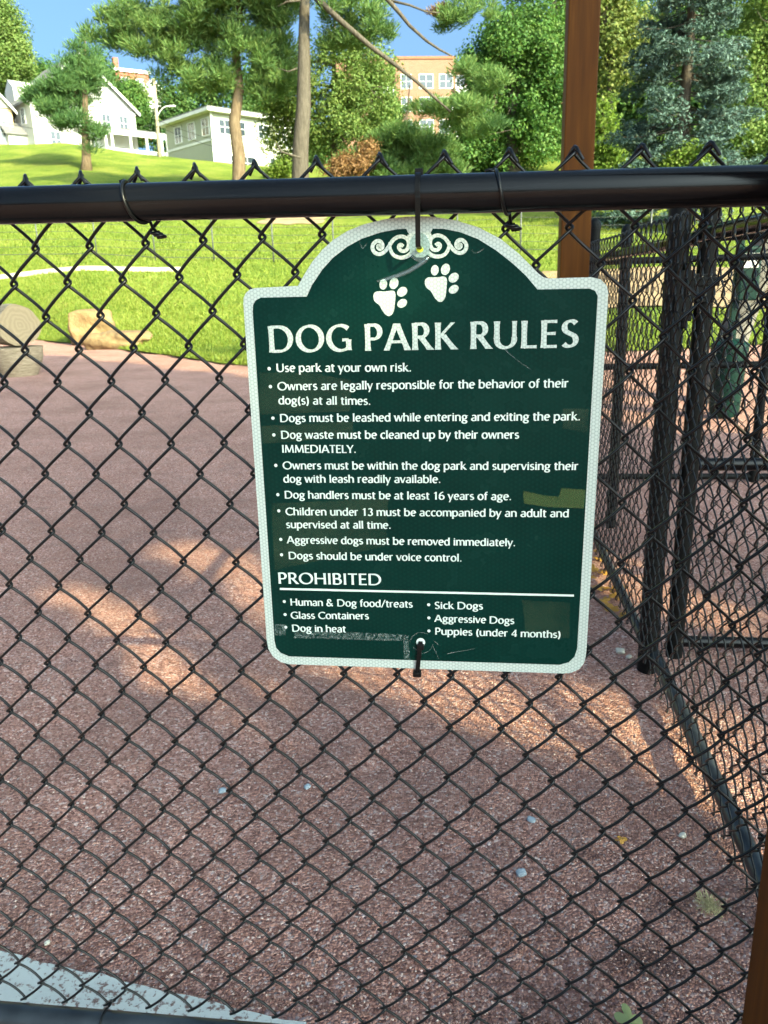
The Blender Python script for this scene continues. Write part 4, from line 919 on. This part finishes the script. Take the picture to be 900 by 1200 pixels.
def cloud(lobes, ncl, nlf, rcl, L, Wd, up=.5, flat_=1.0, shell=.55, keep=None, needle=False):
    """leaf clumps spread through ellipsoid lobes; returns leaf vertices"""
    vols = np.array([a[3]*a[4]*a[5] for a in lobes])**.72; cnt = np.maximum((ncl*vols/vols.sum()).astype(int), 2); out = []
    for lb, k in zip(lobes, cnt):
        c = np.array(lb[:3]); r = np.array(lb[3:6]); d = unit(k); rad = (shell + (1-shell)*rng.random(k))[:, None]*rng.uniform(.75, 1.1, (k, 1))
        cc = c + d*r*rad
        for q, dd in zip(cc, d):
            rr = rcl*rng.uniform(.55, 1.35); m_ = max(int(nlf*(rr/rcl)**2), 4)
            e = unit(m_); p = q + e*rr*(rng.random((m_, 1))**.45)*np.array([1, 1, flat_]); nn = e*.7 + unit(m_)*.75 + dd*.25 + np.array([0, 0, up]); nn /= np.linalg.norm(nn, axis=1)[:, None]
            if keep is not None:
                kk = keep(p); p, nn = p[kk], nn[kk]
                if not len(p): continue
            if needle:
                ax_ = (p-q)/rr + np.array([0, 0, .55]) + unit(len(p))*.45; ax_ /= np.linalg.norm(ax_, axis=1)[:, None]; out.append(leaf_quads(p, nn, L, Wd, .35, ax_))
            else: out.append(leaf_quads(p, nn, L, Wd))
    return np.concatenate(out)
def leaves_obj(name, V, mat, parent, base):
    V = V - np.array(base)[None]; return obj(name, raw_mesh(name, V, np.arange(len(V)).reshape(-1, 4)), mat, parent)
def limb_path(A, B, k=7, wob=.05, sag=0.0):
    A, B = np.array(A, float), np.array(B, float); ln = np.linalg.norm(B-A); w = rng.normal(0, wob*ln, (k, 3)); w[0] = w[-1] = 0
    return [A*(1-t)+B*t + w[i]*math.sin(math.pi*t) + np.array([0, 0, -sag*ln*4*t*(1-t)]) for i, t in enumerate(np.linspace(0, 1, k))]
def tree(name, label, base, top, r0, r1, lobes, leafm, barkm, ncl, nlf, rcl, L, Wd, limbs=8, group=None, cat='tree', up=.5, flat_=1.0, shell=.5, lean=0.0, keep=None, needle=False):
    base = np.array(base, float); t = thing(name, label, cat, base, 0, group); top = np.array(top, float)
    P = limb_path(base-np.array([0, 0, .6]), top, 9, .008); R = np.linspace(0, 1, 9); R = r0*(1-R)**.8 + r1; R[0] *= 1.35
    mb = MB(); mb.tube([p-base for p in P], R, 12)
    for k in range(10): pass
    mb.build('trunk', barkm, t, smooth=True)
    if limbs:
        mb = MB()
        for k in range(limbs):
            lb = lobes[k % len(lobes)]; c = np.array(lb[:3]); f = rng.uniform(.35, .85); A = P[0]*(1-f)+P[-1]*f
            Bp = c + unit(1)[0]*np.array(lb[3:6])*.6
            if np.linalg.norm(Bp-A) < .5: continue
            q = limb_path(A, Bp, 7, .05, -.03); mb.tube([p-base for p in q], np.linspace(max(r0*.34, .04), .025, 7), 7)
            for j in range(2):
                B2 = c + unit(1)[0]*np.array(lb[3:6])*.8; q2 = limb_path(q[3+j], B2, 5, .05); mb.tube([p-base for p in q2], np.linspace(max(r0*.14, .025), .014, 5), 5)
        mb.build('limbs', barkm, t, smooth=True)
    V = cloud(lobes, ncl, nlf, rcl, L, Wd, up, flat_, shell, keep, needle); leaves_obj('crown', V, leafm, t, base); return t
def lob(px, py, rx, ry, Y, dep=None, dy=0.0):
    """an ellipsoid of foliage from its centre and half sizes in photo pixels at distance Y"""
    c = at(px, py, Y+dy); k = (Y+.953)/FPX/ .97; return (c[0], c[1], c[2], rx*k, (dep if dep else rx)*k, ry*k)
def base_at(px, Y):
    x = float(at(px, 300, Y)[0]); return np.array([x, Y, float(lawn_z(np.array(x), np.array(Y)))])

# pines on the slope
Y = 60; b0 = at(100, 197, Y)
tree('pine_tree', 'slender pine with bare lower trunk in front of the white house', b0, at(100, 48, Y), .34, .04,
     [lob(98, 62, 12, 18, Y), lob(92, 85, 24, 14, Y), lob(75, 100, 28, 12, Y), lob(55, 112, 26, 9, Y, 22), lob(92, 108, 24, 13, Y), lob(112, 88, 14, 11, Y), lob(70, 128, 26, 8, Y), lob(88, 145, 24, 8, Y), lob(116, 152, 12, 5, Y), lob(38, 108, 14, 7, Y, 14), lob(104, 165, 6, 12, Y)],
     LEAF['pine_dark'], BARK_T, 230, 125, 0.81, 0.45, .055, 5, 'pines standing on the slope', needle=True, up=.7, flat_=.55)
Y = 47; b0 = base_at(284, Y)
tree('pine_tree', 'broad bright pine with long limb reaching left over the roofs', b0, at(276, -70, Y), .40, .05,
     [lob(275, 20, 55, 26, Y), lob(215, 30, 45, 20, Y), lob(160, 22, 40, 14, Y, 30), lob(130, 42, 30, 10, Y, 25), lob(178, 55, 34, 12, Y), lob(225, 65, 36, 16, Y), lob(300, 60, 40, 20, Y), lob(325, 92, 28, 12, Y), lob(250, 92, 34, 12, Y), lob(205, 85, 24, 10, Y), lob(240, -25, 70, 25, Y), lob(320, -15, 50, 25, Y), lob(150, 8, 26, 10, Y), lob(310, 108, 20, 8, Y), lob(122, 22, 16, 7, Y, 16)],
     LEAF['pine'], BARK_T, 525, 125, 0.68, 0.40, .055, 0, 'pines standing on the slope', needle=True, up=.7, flat_=.6)
Y = 45; b0 = base_at(352, Y)
pt = tree('pine_tree', 'tall pine with thick grey trunk rising out of the top of the picture', b0, at(362, -130, Y), .46, .09,
     [lob(322, 15, 26, 16, Y, 22, 1.5), lob(408, 45, 40, 12, Y, 30, .5), lob(432, 30, 32, 14, Y), lob(418, 8, 40, 12, Y), lob(322, 75, 20, 9, Y, 16, 1.5), lob(316, 45, 20, 11, Y, 16, 1.5), lob(360, -85, 100, 40, Y)],
     LEAF['pine'], BARK_G, 287, 125, 0.64, 0.40, .055, 0, 'pines standing on the slope', needle=True, up=.7, flat_=.55)
pb_ = np.array(pt.location)
mb = MB()
def bough(pxs, r0, r1):
    P = [at(x, y, Y-1.2) for x, y in pxs]; mb.tube([p-pb_ for p in P], np.linspace(r0, r1, len(P)), 8)
bough([(362, -10), (400, 25), (435, 55), (462, 75), (490, 97), (510, 115), (528, 131)], .16, .05)
bough([(362, -60), (420, -30), (455, 0), (468, 15), (480, 30), (500, 48), (515, 58), (530, 66)], .15, .04)
bough([(455, 0), (480, 6), (500, 14), (515, 15)], .07, .03); bough([(352, 185), (330, 178), (322, 165)], .06, .02)
bough([(348, 80), (338, 84), (326, 80)], .05, .015); bough([(352, 0), (336, 2), (325, 8)], .07, .02)
mb.build('bare_bough', BARK_G, pt, smooth=True)
Vq = cloud([lob(532, 130, 34, 14, Y), lob(512, 122, 14, 7, Y), lob(494, 128, 12, 9, Y), lob(560, 145, 26, 10, Y), lob(540, 12, 22, 14, Y), lob(525, 22, 16, 9, Y), lob(572, 8, 10, 12, Y, 10), lob(548, 80, 16, 10, Y), lob(575, 95, 20, 12, Y)], 110, 110, .55, .38, .05, .7, .55, needle=True)
leaves_obj('outer_foliage', Vq, LEAF['pine'], pt, pb_)
Vq = cloud([lob(513, 12, 8, 6, Y)], 6, 80, .35, .3, .045, .6, .6, needle=True); leaves_obj('rusty_tuft', Vq, LEAF['rust'], pt, pb_)
for nm, tb in (('bare_earth', b0), ('bare_earth', base_at(284, 47))):
    V = [(tb[0], tb[1], tb[2]+.10)]; nr = 30
    for ring in (.5, 1.0):
        for k in range(nr):
            a = 2*math.pi*k/nr; r = 1.7*ring*(1+.2*math.sin(3*a+tb[0])+.12*math.sin(7*a)); x, y = tb[0]+r*math.cos(a), tb[1]-.5+1.5*r*math.sin(a); V.append((x, y, float(lawn_z(np.array(x), np.array(y)))+(.09 if ring < 1 else .03)))
    F = [(0, 1+k, 1+(k+1) % nr) for k in range(nr)] + [(1+k, 1+nr+k, 1+nr+(k+1) % nr, 1+(k+1) % nr) for k in range(nr)]
    structure(obj(nm, raw_mesh(nm, V, F, True), MAT.setdefault('earth', mottled('bare_earth', (.20, .135, .075), (.32, .23, .13), 2, .95, .4, .04, 12))))
# light green tree behind the pine trunks
Y = 54; b0 = base_at(395, Y)
tree('locust_tree', 'airy yellow-green tree filling the gap right of the thick grey trunk', b0, at(392, 20, Y), .3, .04,
     [lob(400, 85, 50, 34, Y), lob(330, 95, 34, 40, Y), lob(430, 120, 42, 36, Y), lob(375, 140, 48, 30, Y), lob(335, 150, 26, 28, Y), lob(425, 165, 36, 22, Y), lob(310, 60, 24, 24, Y), lob(440, 75, 26, 22, Y)],
     LEAF['locust'], BARK_G, 300, 140, .85, .19, .12, 14, None, up=.35, shell=.6)
Y = 49; b0 = base_at(470, Y)
tree('young_pine', 'bushy young pine with soft layered boughs in front of the brick block', b0, at(480, 100, Y), .18, .03,
     [lob(470, 160, 34, 14, Y), lob(500, 172, 36, 13, Y), lob(455, 185, 34, 14, Y), lob(510, 195, 34, 12, Y), lob(480, 205, 50, 12, Y), lob(425, 190, 24, 12, Y)],
     LEAF['pine'], BARK_T, 287, 125, 0.64, 0.38, .055, 6, None, needle=True, up=.7, flat_=.55)
Y = 46; b0 = base_at(415, Y)
tree('dead_shrub', 'rust-brown shrub with dry foliage at the foot of the light green tree', b0, at(418, 170, Y), .07, .02,
     [lob(412, 192, 22, 15, Y), lob(430, 176, 12, 9, Y), lob(397, 200, 16, 12, Y)], LEAF['rust'], BARK_D, 70, 60, .5, .24, .07, 8, None, 'shrub', up=.4)
Y = 66; b0 = base_at(332, Y)
tree('shrub', 'small bright green shrub at the end of the grey-green house', b0, at(332, 180, Y), .06, .02, [lob(332, 193, 13, 11, Y), lob(322, 199, 10, 7, Y)], LEAF['bright'], BARK_D, 40, 60, .55, .22, .14, 3, None, 'shrub')
# tall leafy trees on the right half
Y = 62; b0 = base_at(600, Y)
tree('maple_tree', 'big dark green leafy tree left of the wooden post', b0, at(600, 10, Y), .45, .06,
     [lob(610, 60, 46, 30, Y), lob(575, 85, 38, 28, Y), lob(640, 75, 40, 40, Y), lob(600, 115, 50, 34, Y), lob(560, 140, 34, 26, Y), lob(640, 140, 42, 34, Y), lob(595, 168, 52, 28, Y), lob(640, 30, 30, 26, Y), lob(590, 45, 30, 18, Y), lob(555, 180, 30, 20, Y)],
     LEAF['maple'], BARK_D, 320, 190, 1.0, .22, .17, 14, None, up=.4, shell=.7)
Y = 84; b0 = base_at(640, Y)
tree('maple_tree', 'taller leafy tree directly behind the wooden post', b0, at(650, -60, Y), .5, .06,
     [lob(650, 20, 50, 50, Y), lob(700, 40, 50, 60, Y), lob(680, 100, 70, 50, Y), lob(620, 40, 40, 34, Y), lob(720, 140, 60, 40, Y), lob(650, 170, 60, 34, Y)],
     LEAF['dark'], BARK_D, 380, 130, 1.4, .30, .22, 10, None, up=.4, shell=.7)
Y = 70; b0 = base_at(712, Y)
tree('birch_tree', 'yellowish thin-crowned tree between the wooden post and the blue spruce', b0, at(706, -60, Y), .25, .04,
     [lob(710, 20, 32, 30, Y), lob(715, 60, 28, 26, Y), lob(735, 35, 26, 26, Y), lob(700, -20, 40, 30, Y), lob(722, 90, 24, 22, Y)], LEAF['yellow'], BARK_G, 190, 60, 1.0, .28, .2, 10, None, up=.4)
Y = 47; b0 = base_at(706, Y)
tree('shrub', 'tall bright green sapling beside the wooden post', b0, at(706, 110, Y), .07, .02, [lob(703, 140, 15, 26, Y), lob(712, 172, 22, 22, Y), lob(700, 195, 20, 14, Y), lob(722, 190, 16, 16, Y)], LEAF['bright'], BARK_D, 120, 55, .6, .2, .14, 6, None, 'shrub', up=.3)
Y = 36; b0 = base_at(808, Y)
tree('shrub', 'pale leafy shrub at the foot of the blue spruce', b0, at(808, 170, Y), .05, .02, [lob(806, 188, 20, 12, Y), lob(826, 196, 18, 10, Y), lob(790, 196, 14, 8, Y)], LEAF['bright'], BARK_D, 60, 55, .4, .15, .11, 5, None, 'shrub', up=.3)
# blue spruce
Y = 38; sb = base_at(790, Y); st = at(815, -110, Y); sp_ = thing('spruce_tree', 'large blue-green spruce with drooping boughs at the right', 'tree', sb)
P = limb_path(sb-np.array([0, 0, .5]), st, 10, .004); mb = MB(); mb.tube([p-sb for p in P], np.linspace(.42, .05, 10), 12); mb.build('trunk', BARK_D, sp_, smooth=True)
mb = MB(); Cs, Ns = [], []; kpx = (Y+.95)/FPX
H_ = float(st[2]-sb[2])
for i in range(190):
    f = rng.uniform(.03, .97); A = (sb*(1-f)+st*f); ln = (1-f)**.75*92*kpx*rng.uniform(.62, 1.1) + .5; az = rng.uniform(0, 2*math.pi)
    if math.cos(az) > .3 and f < .45: ln *= .9
    d = np.array([math.cos(az), math.sin(az), 0]); Q = []
    for t in np.linspace(0, 1, 8): Q.append(A + d*ln*t + np.array([0, 0, -.34*ln*t + .26*ln*t*t]))
    mb.tube([q-sb for q in Q], np.linspace(.055*(1.2-f), .012, 8), 5)
    side = np.array([-d[1], d[0], 0])
    nt_ = int(26*ln/3)+6
    for _ in range(nt_):
        t = rng.uniform(.30, 1.0)**.8; j = min(int(t*7), 6); q = Q[j]*(1-(t*7-j))+Q[j+1]*(t*7-j)
        q = q + side*rng.normal(0, .24*ln*(.35+.5*(1-t))) + np.array([0, 0, rng.normal(-.10, .12)])
        m_ = 15; e = unit(m_); p = q + e*np.array([.20, .20, .12])*rng.uniform(.7, 1.3); nn = e*.6+unit(m_)*.5+np.array([0, 0, .55]); Cs.append(p); Ns.append(nn/np.linalg.norm(nn, axis=1)[:, None])
mb.build('boughs', BARK_G, sp_, smooth=True)
V = leaf_quads(np.concatenate(Cs), np.concatenate(Ns), .20, .06); leaves_obj('crown', V, LEAF['spruce'], sp_, sb)
# trees at the edges and behind the houses
Y = 62; b0 = base_at(900, Y)
tree('maple_tree', 'leafy tree at the right edge beyond the blue spruce', b0, at(905, -60, Y), .4, .05, [lob(905, 20, 46, 60, Y), lob(890, 110, 44, 50, Y), lob(920, 160, 50, 50, Y), lob(870, 170, 40, 34, Y)], LEAF['locust'], BARK_D, 330, 130, 1.1, .22, .16, 8, None, up=.4)
Y = 78; b0 = base_at(800, Y)
tree('maple_tree', 'dark leafy tree hidden behind the blue spruce', b0, at(800, -40, Y), .45, .05, [lob(790, 60, 70, 60, Y), lob(830, 130, 80, 50, Y), lob(760, 150, 60, 50, Y), lob(870, 60, 60, 60, Y)], LEAF['dark'], BARK_D, 420, 60, 1.5, .45, .32, 6, None, up=.4)
Y = 100; b0 = base_at(-5, Y)
tree('maple_tree', 'round leafy tree behind the stone house at the left edge', b0, at(-10, 10, Y), .5, .06, [lob(-5, 60, 40, 42, Y), lob(18, 80, 22, 24, Y), lob(-15, 30, 32, 30, Y), lob(5, 28, 18, 22, Y), lob(20, 55, 14, 16, Y), lob(-30, 90, 40, 36, Y)], LEAF['locust'], BARK_D, 330, 140, 1.3, .30, .2, 6, None, up=.4)
hillt = [('low dark tree on the crest between the thick grey trunk and the rusty shrub', 368, 178, 30, 26, 88, 'dark'), ('leafy tree on the crest right of the grey-green house', 335, 165, 26, 34, 92, 'maple'), ('round dark tree behind the white house chimney', 50, 95, 40, 22, 112, 'maple'), ('leafy tree between the white house and the red brick house', 110, 90, 34, 26, 115, 'dark'), ('bushy tree on the hill right of the white gable', 150, 128, 26, 30, 105, 'maple'), ('dark tree behind the utility pole', 205, 135, 36, 46, 98, 'dark'), ('tall dark tree behind the grey-green house', 250, 110, 44, 50, 105, 'dark'), ('broad tree behind the roof of the grey-green house', 305, 110, 36, 44, 110, 'maple'), ('leafy tree in front of the red brick house', 150, 112, 24, 14, 120, 'locust'), ('tree filling the gap right of the light green tree', 455, 150, 24, 40, 96, 'maple'), ('low tree at the foot of the brick block', 560, 190, 50, 20, 92, 'dark'), ('dark tree behind the maple tree at the middle', 520, 190, 36, 22, 100, 'dark')]
for lbl, px, py, rx, ry, Y, mk in hillt:
    b0 = base_at(px, Y); tree('leafy_tree', lbl, b0, at(px, py-ry*.7, Y), .35, .05, [lob(px, py, rx*.8, ry*.8, Y), lob(px-rx*.45, py+ry*.25, rx*.6, ry*.6, Y), lob(px+rx*.45, py+ry*.2, rx*.6, ry*.6, Y), lob(px+rx*.1, py-ry*.45, rx*.5, ry*.5, Y), lob(px, py+ry*.8, rx*.8, ry*.5, Y)], LEAF[mk], BARK_D, 120, 100, 1.35, .34, .24, 4, None, up=.4)
# grey trunk near the waste station
tb = np.array([3.05, 7.4, 0.0]); t = thing('tree', 'grey-barked leaning tree beside the green waste station, behind the fences', 'tree', tb)
P = [tb+np.array(v) for v in ((-.12, 0, -.3), (-.05, 0, .15), (.06, 0, .6), (.19, 0, 1.1), (.36, .0, 1.7), (.75, 0, 2.6), (1.6, .1, 4.2), (2.4, .1, 6.0))]
mb = MB(); mb.tube([p-tb for p in P], [.24, .17, .15, .14, .135, .125, .10, .05], 14)
for az in (0.4, 2.0, 3.3, 4.9):
    q = limb_path(P[5+int(az) % 2], P[6]+np.array([math.cos(az)*1.6, math.sin(az)*1.6, .9]), 6, .05); mb.tube([p-tb for p in q], np.linspace(.06, .02, 6), 7)
mb.build('trunk', bark('pale_bark', (.10, .095, .085), (.24, .23, .21)), t, smooth=True)
c = P[6]; V = cloud([(c[0]+.2, c[1]+.2, c[2]+1.3, 1.9, 1.9, 1.5)], 60, 60, .45, .16, .11); leaves_obj('crown', V, LEAF['maple'], t, tb)

# ------------------------------------------------------------------ unseen trees added to shade the enclosure, gaps cut for sun patches
nS = np.array([.66, .75]); nS /= np.linalg.norm(nS); dS = np.array([-SUN[0], -SUN[1]]); dS /= np.linalg.norm(dS)
def st_of(p):
    g = p[:, :2] - SUN[None, :2]*(p[:, 2:3]/SUN[2]); return g@nS, g@dS
LIT = [(0.77, 1.41, 0.075, 0.81), (0.72, 2.22, 0.058, 0.2), (1.37, 2.13, 0.11, 0.53), (1.22, 0.97, 0.09, 0.79), (1.43, 0.08, 0.164, 0.37), (1.53, -0.1, 0.16, 0.29), (0.66, -0.28, 0.0, 0.1), (1.25, -0.47, 0.085, 0.14), (2.33, 0.13, 0.12, 0.25), (2.46, 0.71, 0.25, 0.34)]  # ellipses cut out of the added crowns so sun patches land on the gravel
SOFT = [(.80, .30, .22, .55, .45), (.25, .3, .25, .42, .45), (1.45, .0, .35, .6, .5), (.72, 1.5, .14, .9, .5)]  # ellipses where the leaves are thinned at random for fainter patches
def shade_keep(p):
    s, t = st_of(p); k = s < 5.8 + .15*np.sin(t*2.1) + .08*np.sin(t*5.3)
    for (s0, t0, rs, rt, pr) in SOFT: k &= ~((((s-s0)/rs)**2 + ((t-t0)/rt)**2 < 1) & (rng.random(len(s)) < pr))
    for (s0, t0, rs, rt) in LIT:
        q = ((s-s0)/(rs+.15))**2 + ((t-t0)/(rt+.12))**2
        k &= ~(q < 1 + .12*np.sin(s*17+t*3) + .15*np.sin(t*7-s*5))
    return k | ((s < .57) & (t > .72) & (t < 2.5) & (s > -.6))  # leaves kept here so that no gap lights the sign
def shade_tree(label, s0, t0, dist, rs, zc, rz_, n, seed):
    """a big crown whose shadow centre falls at (s0, t0) on the gravel"""
    g = nS*s0 + dS*t0; base = np.array([*(g - dS*0), 0]); c = np.array([*(nS*s0 - dS*dist), zc]); b = np.array([c[0], c[1], 0])
    return tree('added_shade_tree', label, b, c+np.array([0, 0, rz_*.5]), .38, .08, [(c[0], c[1], c[2], rs, rs, rz_)], LEAF['maple'], BARK_D, n, 42, .8, .34, .24, 4, 'unseen trees added to shade the enclosure', up=.2, shell=.05, keep=shade_keep)
shade_tree('unseen leafy tree added behind the viewer for dappled shade, nearest the fence', 2.0, 3, 9.5, 3.6, 6.2, 4.4, 330, 1)
shade_tree('unseen leafy tree added behind the viewer for dappled shade, farther from the fence', 4.6, 3, 10.5, 3.4, 8.2, 6.4, 420, 2)
shade_tree('unseen leafy tree added behind the viewer for dappled shade, the tallest', 3.1, 3, 14.5, 4.0, 13.0, 5.0, 420, 3)
# ------------------------------------------------------------------ small things on the gravel
slate = mottled('blue_grey_stone', (.24, .29, .33), (.38, .43, .46), 40, .8); chalk = mottled('pale_stone', (.55, .50, .40), (.70, .64, .52), 40, .8)
for px, py, r, m_, lbl in ((261, 926, .011, slate, 'small blue-grey stone on the gravel left of centre'), (623, 960, .011, slate, 'blue-grey pebble on the gravel right of the sign bottom'), (611, 1022, .012, slate, 'flat blue-grey chip on the gravel below the other pebble'), (800, 978, .009, chalk, 'cream chip on the gravel near the side rail'), (727, 763, .016, chalk, 'pale stone at the foot of the gate post'), (55, 1103, .006, chalk, 'tiny pale chip beside the white kerb'), (737, 769, .010, chalk, 'smaller pale stone at the foot of the gate post'), (360, 921, .009, slate, 'dull grey pebble on the gravel below the sign')):
    p = on_ground(px, py, .004); rock('stone', lbl, (p[0], p[1], -.002), r, r*.8, r*.55, m_, px*.7, px, .3)
# loose grains strewn over the surface near the fence
n = 34000; gy = .10 + 2.6*rng.random(n)**1.7; gx = rng.uniform(-1, 1, n)*(.75+.62*gy) + .42 - .10*gy; sz = rng.uniform(.0014, .0036, n)*rng.uniform(.7, 1.2, n); V, Fq = [], []
base = np.array([(1, 0, 0), (-1, 0, 0), (0, 1, 0), (0, -1, 0), (0, 0, .8), (0, 0, -.8)], float); tri = np.array([(0, 2, 4), (2, 1, 4), (1, 3, 4), (3, 0, 4), (2, 0, 5), (1, 2, 5), (3, 1, 5), (0, 3, 5)])
an = rng.uniform(0, 6.3, n); ca, sa = np.cos(an), np.sin(an); sc3 = sz[:, None, None]*rng.uniform(.6, 1.3, (n, 1, 3)); B = base[None]*sc3
Xr = B[..., 0]*ca[:, None]-B[..., 1]*sa[:, None]; Yr = B[..., 0]*sa[:, None]+B[..., 1]*ca[:, None]
V = np.stack([Xr+gx[:, None], Yr+gy[:, None], B[..., 2]+(gz(gx, gy)+sz*.3)[:, None]], -1).reshape(-1, 3); F = (tri[None]+6*np.arange(n)[:, None, None]).reshape(-1, 3)
mt, nt, out = mat_new('loose_grain'); g = N(nt, 'ShaderNodeNewGeometry'); principled(nt, out, ramp(nt, g.outputs['Random Per Island'], [(0, (.14, .068, .056)), (.5, (.30, .165, .13)), (.85, (.46, .29, .24)), (1, (.70, .56, .49))]), .85)
structure(obj('loose_gravel', raw_mesh('loose_gravel', V, F), mt), 'stuff')
# leaves
def leaf(name, label, p, size, rz, mat, tilt=(.2, .1), lobes=5, group=None):
    pts = []
    for a in np.linspace(0, 2*math.pi, 41)[:-1]:
        r = size*(.62+.38*math.cos(lobes*a))*(1.0 if lobes else 1); r = size*(.45 + .55*abs(math.cos(a*lobes/2))**.8); pts.append((r*math.cos(a), r*.75*math.sin(a), .10*size*math.cos(2*a)+.004))
    mb = MB(); V = [(0, 0, .006)] + pts; mb.add(V, [(0, i+1, (i+1) % 40+1) for i in range(40)]); mb.tube([(-size*.3, 0, .003), (-size*1.5, .1*size, .004)], .0011, 5)
    o = mb.build(name, mat); o.location = Vector((float(p[0]), float(p[1]), float(p[2]))); o.rotation_euler = (tilt[0], tilt[1], rz); tag(o, label, 'leaf', group); return o
lg_ = leaf_mat('fresh_leaf', (.30, .36, .13), (.38, .43, .18), (.42, .46, .22), .25, 20); lo_ = leaf_mat('dry_leaf', (.30, .15, .03), (.45, .24, .05), (.55, .34, .10), .25, 20)
leaf('oak_leaf', 'pale green lobed leaf lying at the bottom edge of the picture', on_ground(738, 1199, .01), .035, 1.7, lg_)
drs = [(702, 655), (696, 668), (709, 672), (713, 690), (700, 690), (722, 700), (708, 704), (727, 690), (693, 679), (716, 712), (730, 722), (704, 648)]
for i, (x, y) in enumerate(drs):
    p = on_ground(x, y, .01); leaf('fallen_leaf', 'dry orange leaf in the litter along the side fence, right of the sign', (p[0], p[1], .008+.004*(i % 3)), .034+.006*math.sin(i*3), i*1.7, lo_, (.25*math.sin(i*2), .25*math.cos(i*3)), 5, 'dry leaves along the side fence')
p = on_ground(728, 983, .01); leaf('fallen_leaf', 'single curled yellow leaf on the gravel below the sign corner', (p[0], p[1], .006), .014, .5, lo_, (.5, .2), 3)
# tuft of dry grass
V = []; c = on_ground(832, 1062, 0)
for i in range(300):
    a = rng.uniform(0, 6.28); r = min(abs(rng.normal(0, .012)), .022); b = np.array([c[0]+r*math.cos(a)*1.3, c[1]+r*math.sin(a)*1.6, .0]); l = np.array([rng.normal(0, .012), rng.normal(0, .012), rng.uniform(.004, .014)]); w = np.array([math.cos(a+1.5), math.sin(a+1.5), 0])*.0011; V += [b-w, b+w, b+l]
o = obj('grass_tuft', raw_mesh('grass_tuft', np.array(V)-np.array(c), np.arange(len(V)).reshape(-1, 3)), mottled('straw', (.42, .36, .18), (.55, .48, .26), 30, .9)); o.location = Vector([float(v) for v in c]); tag(o, 'small straw-coloured tuft of dry grass near the lower right post', 'grass tuft')
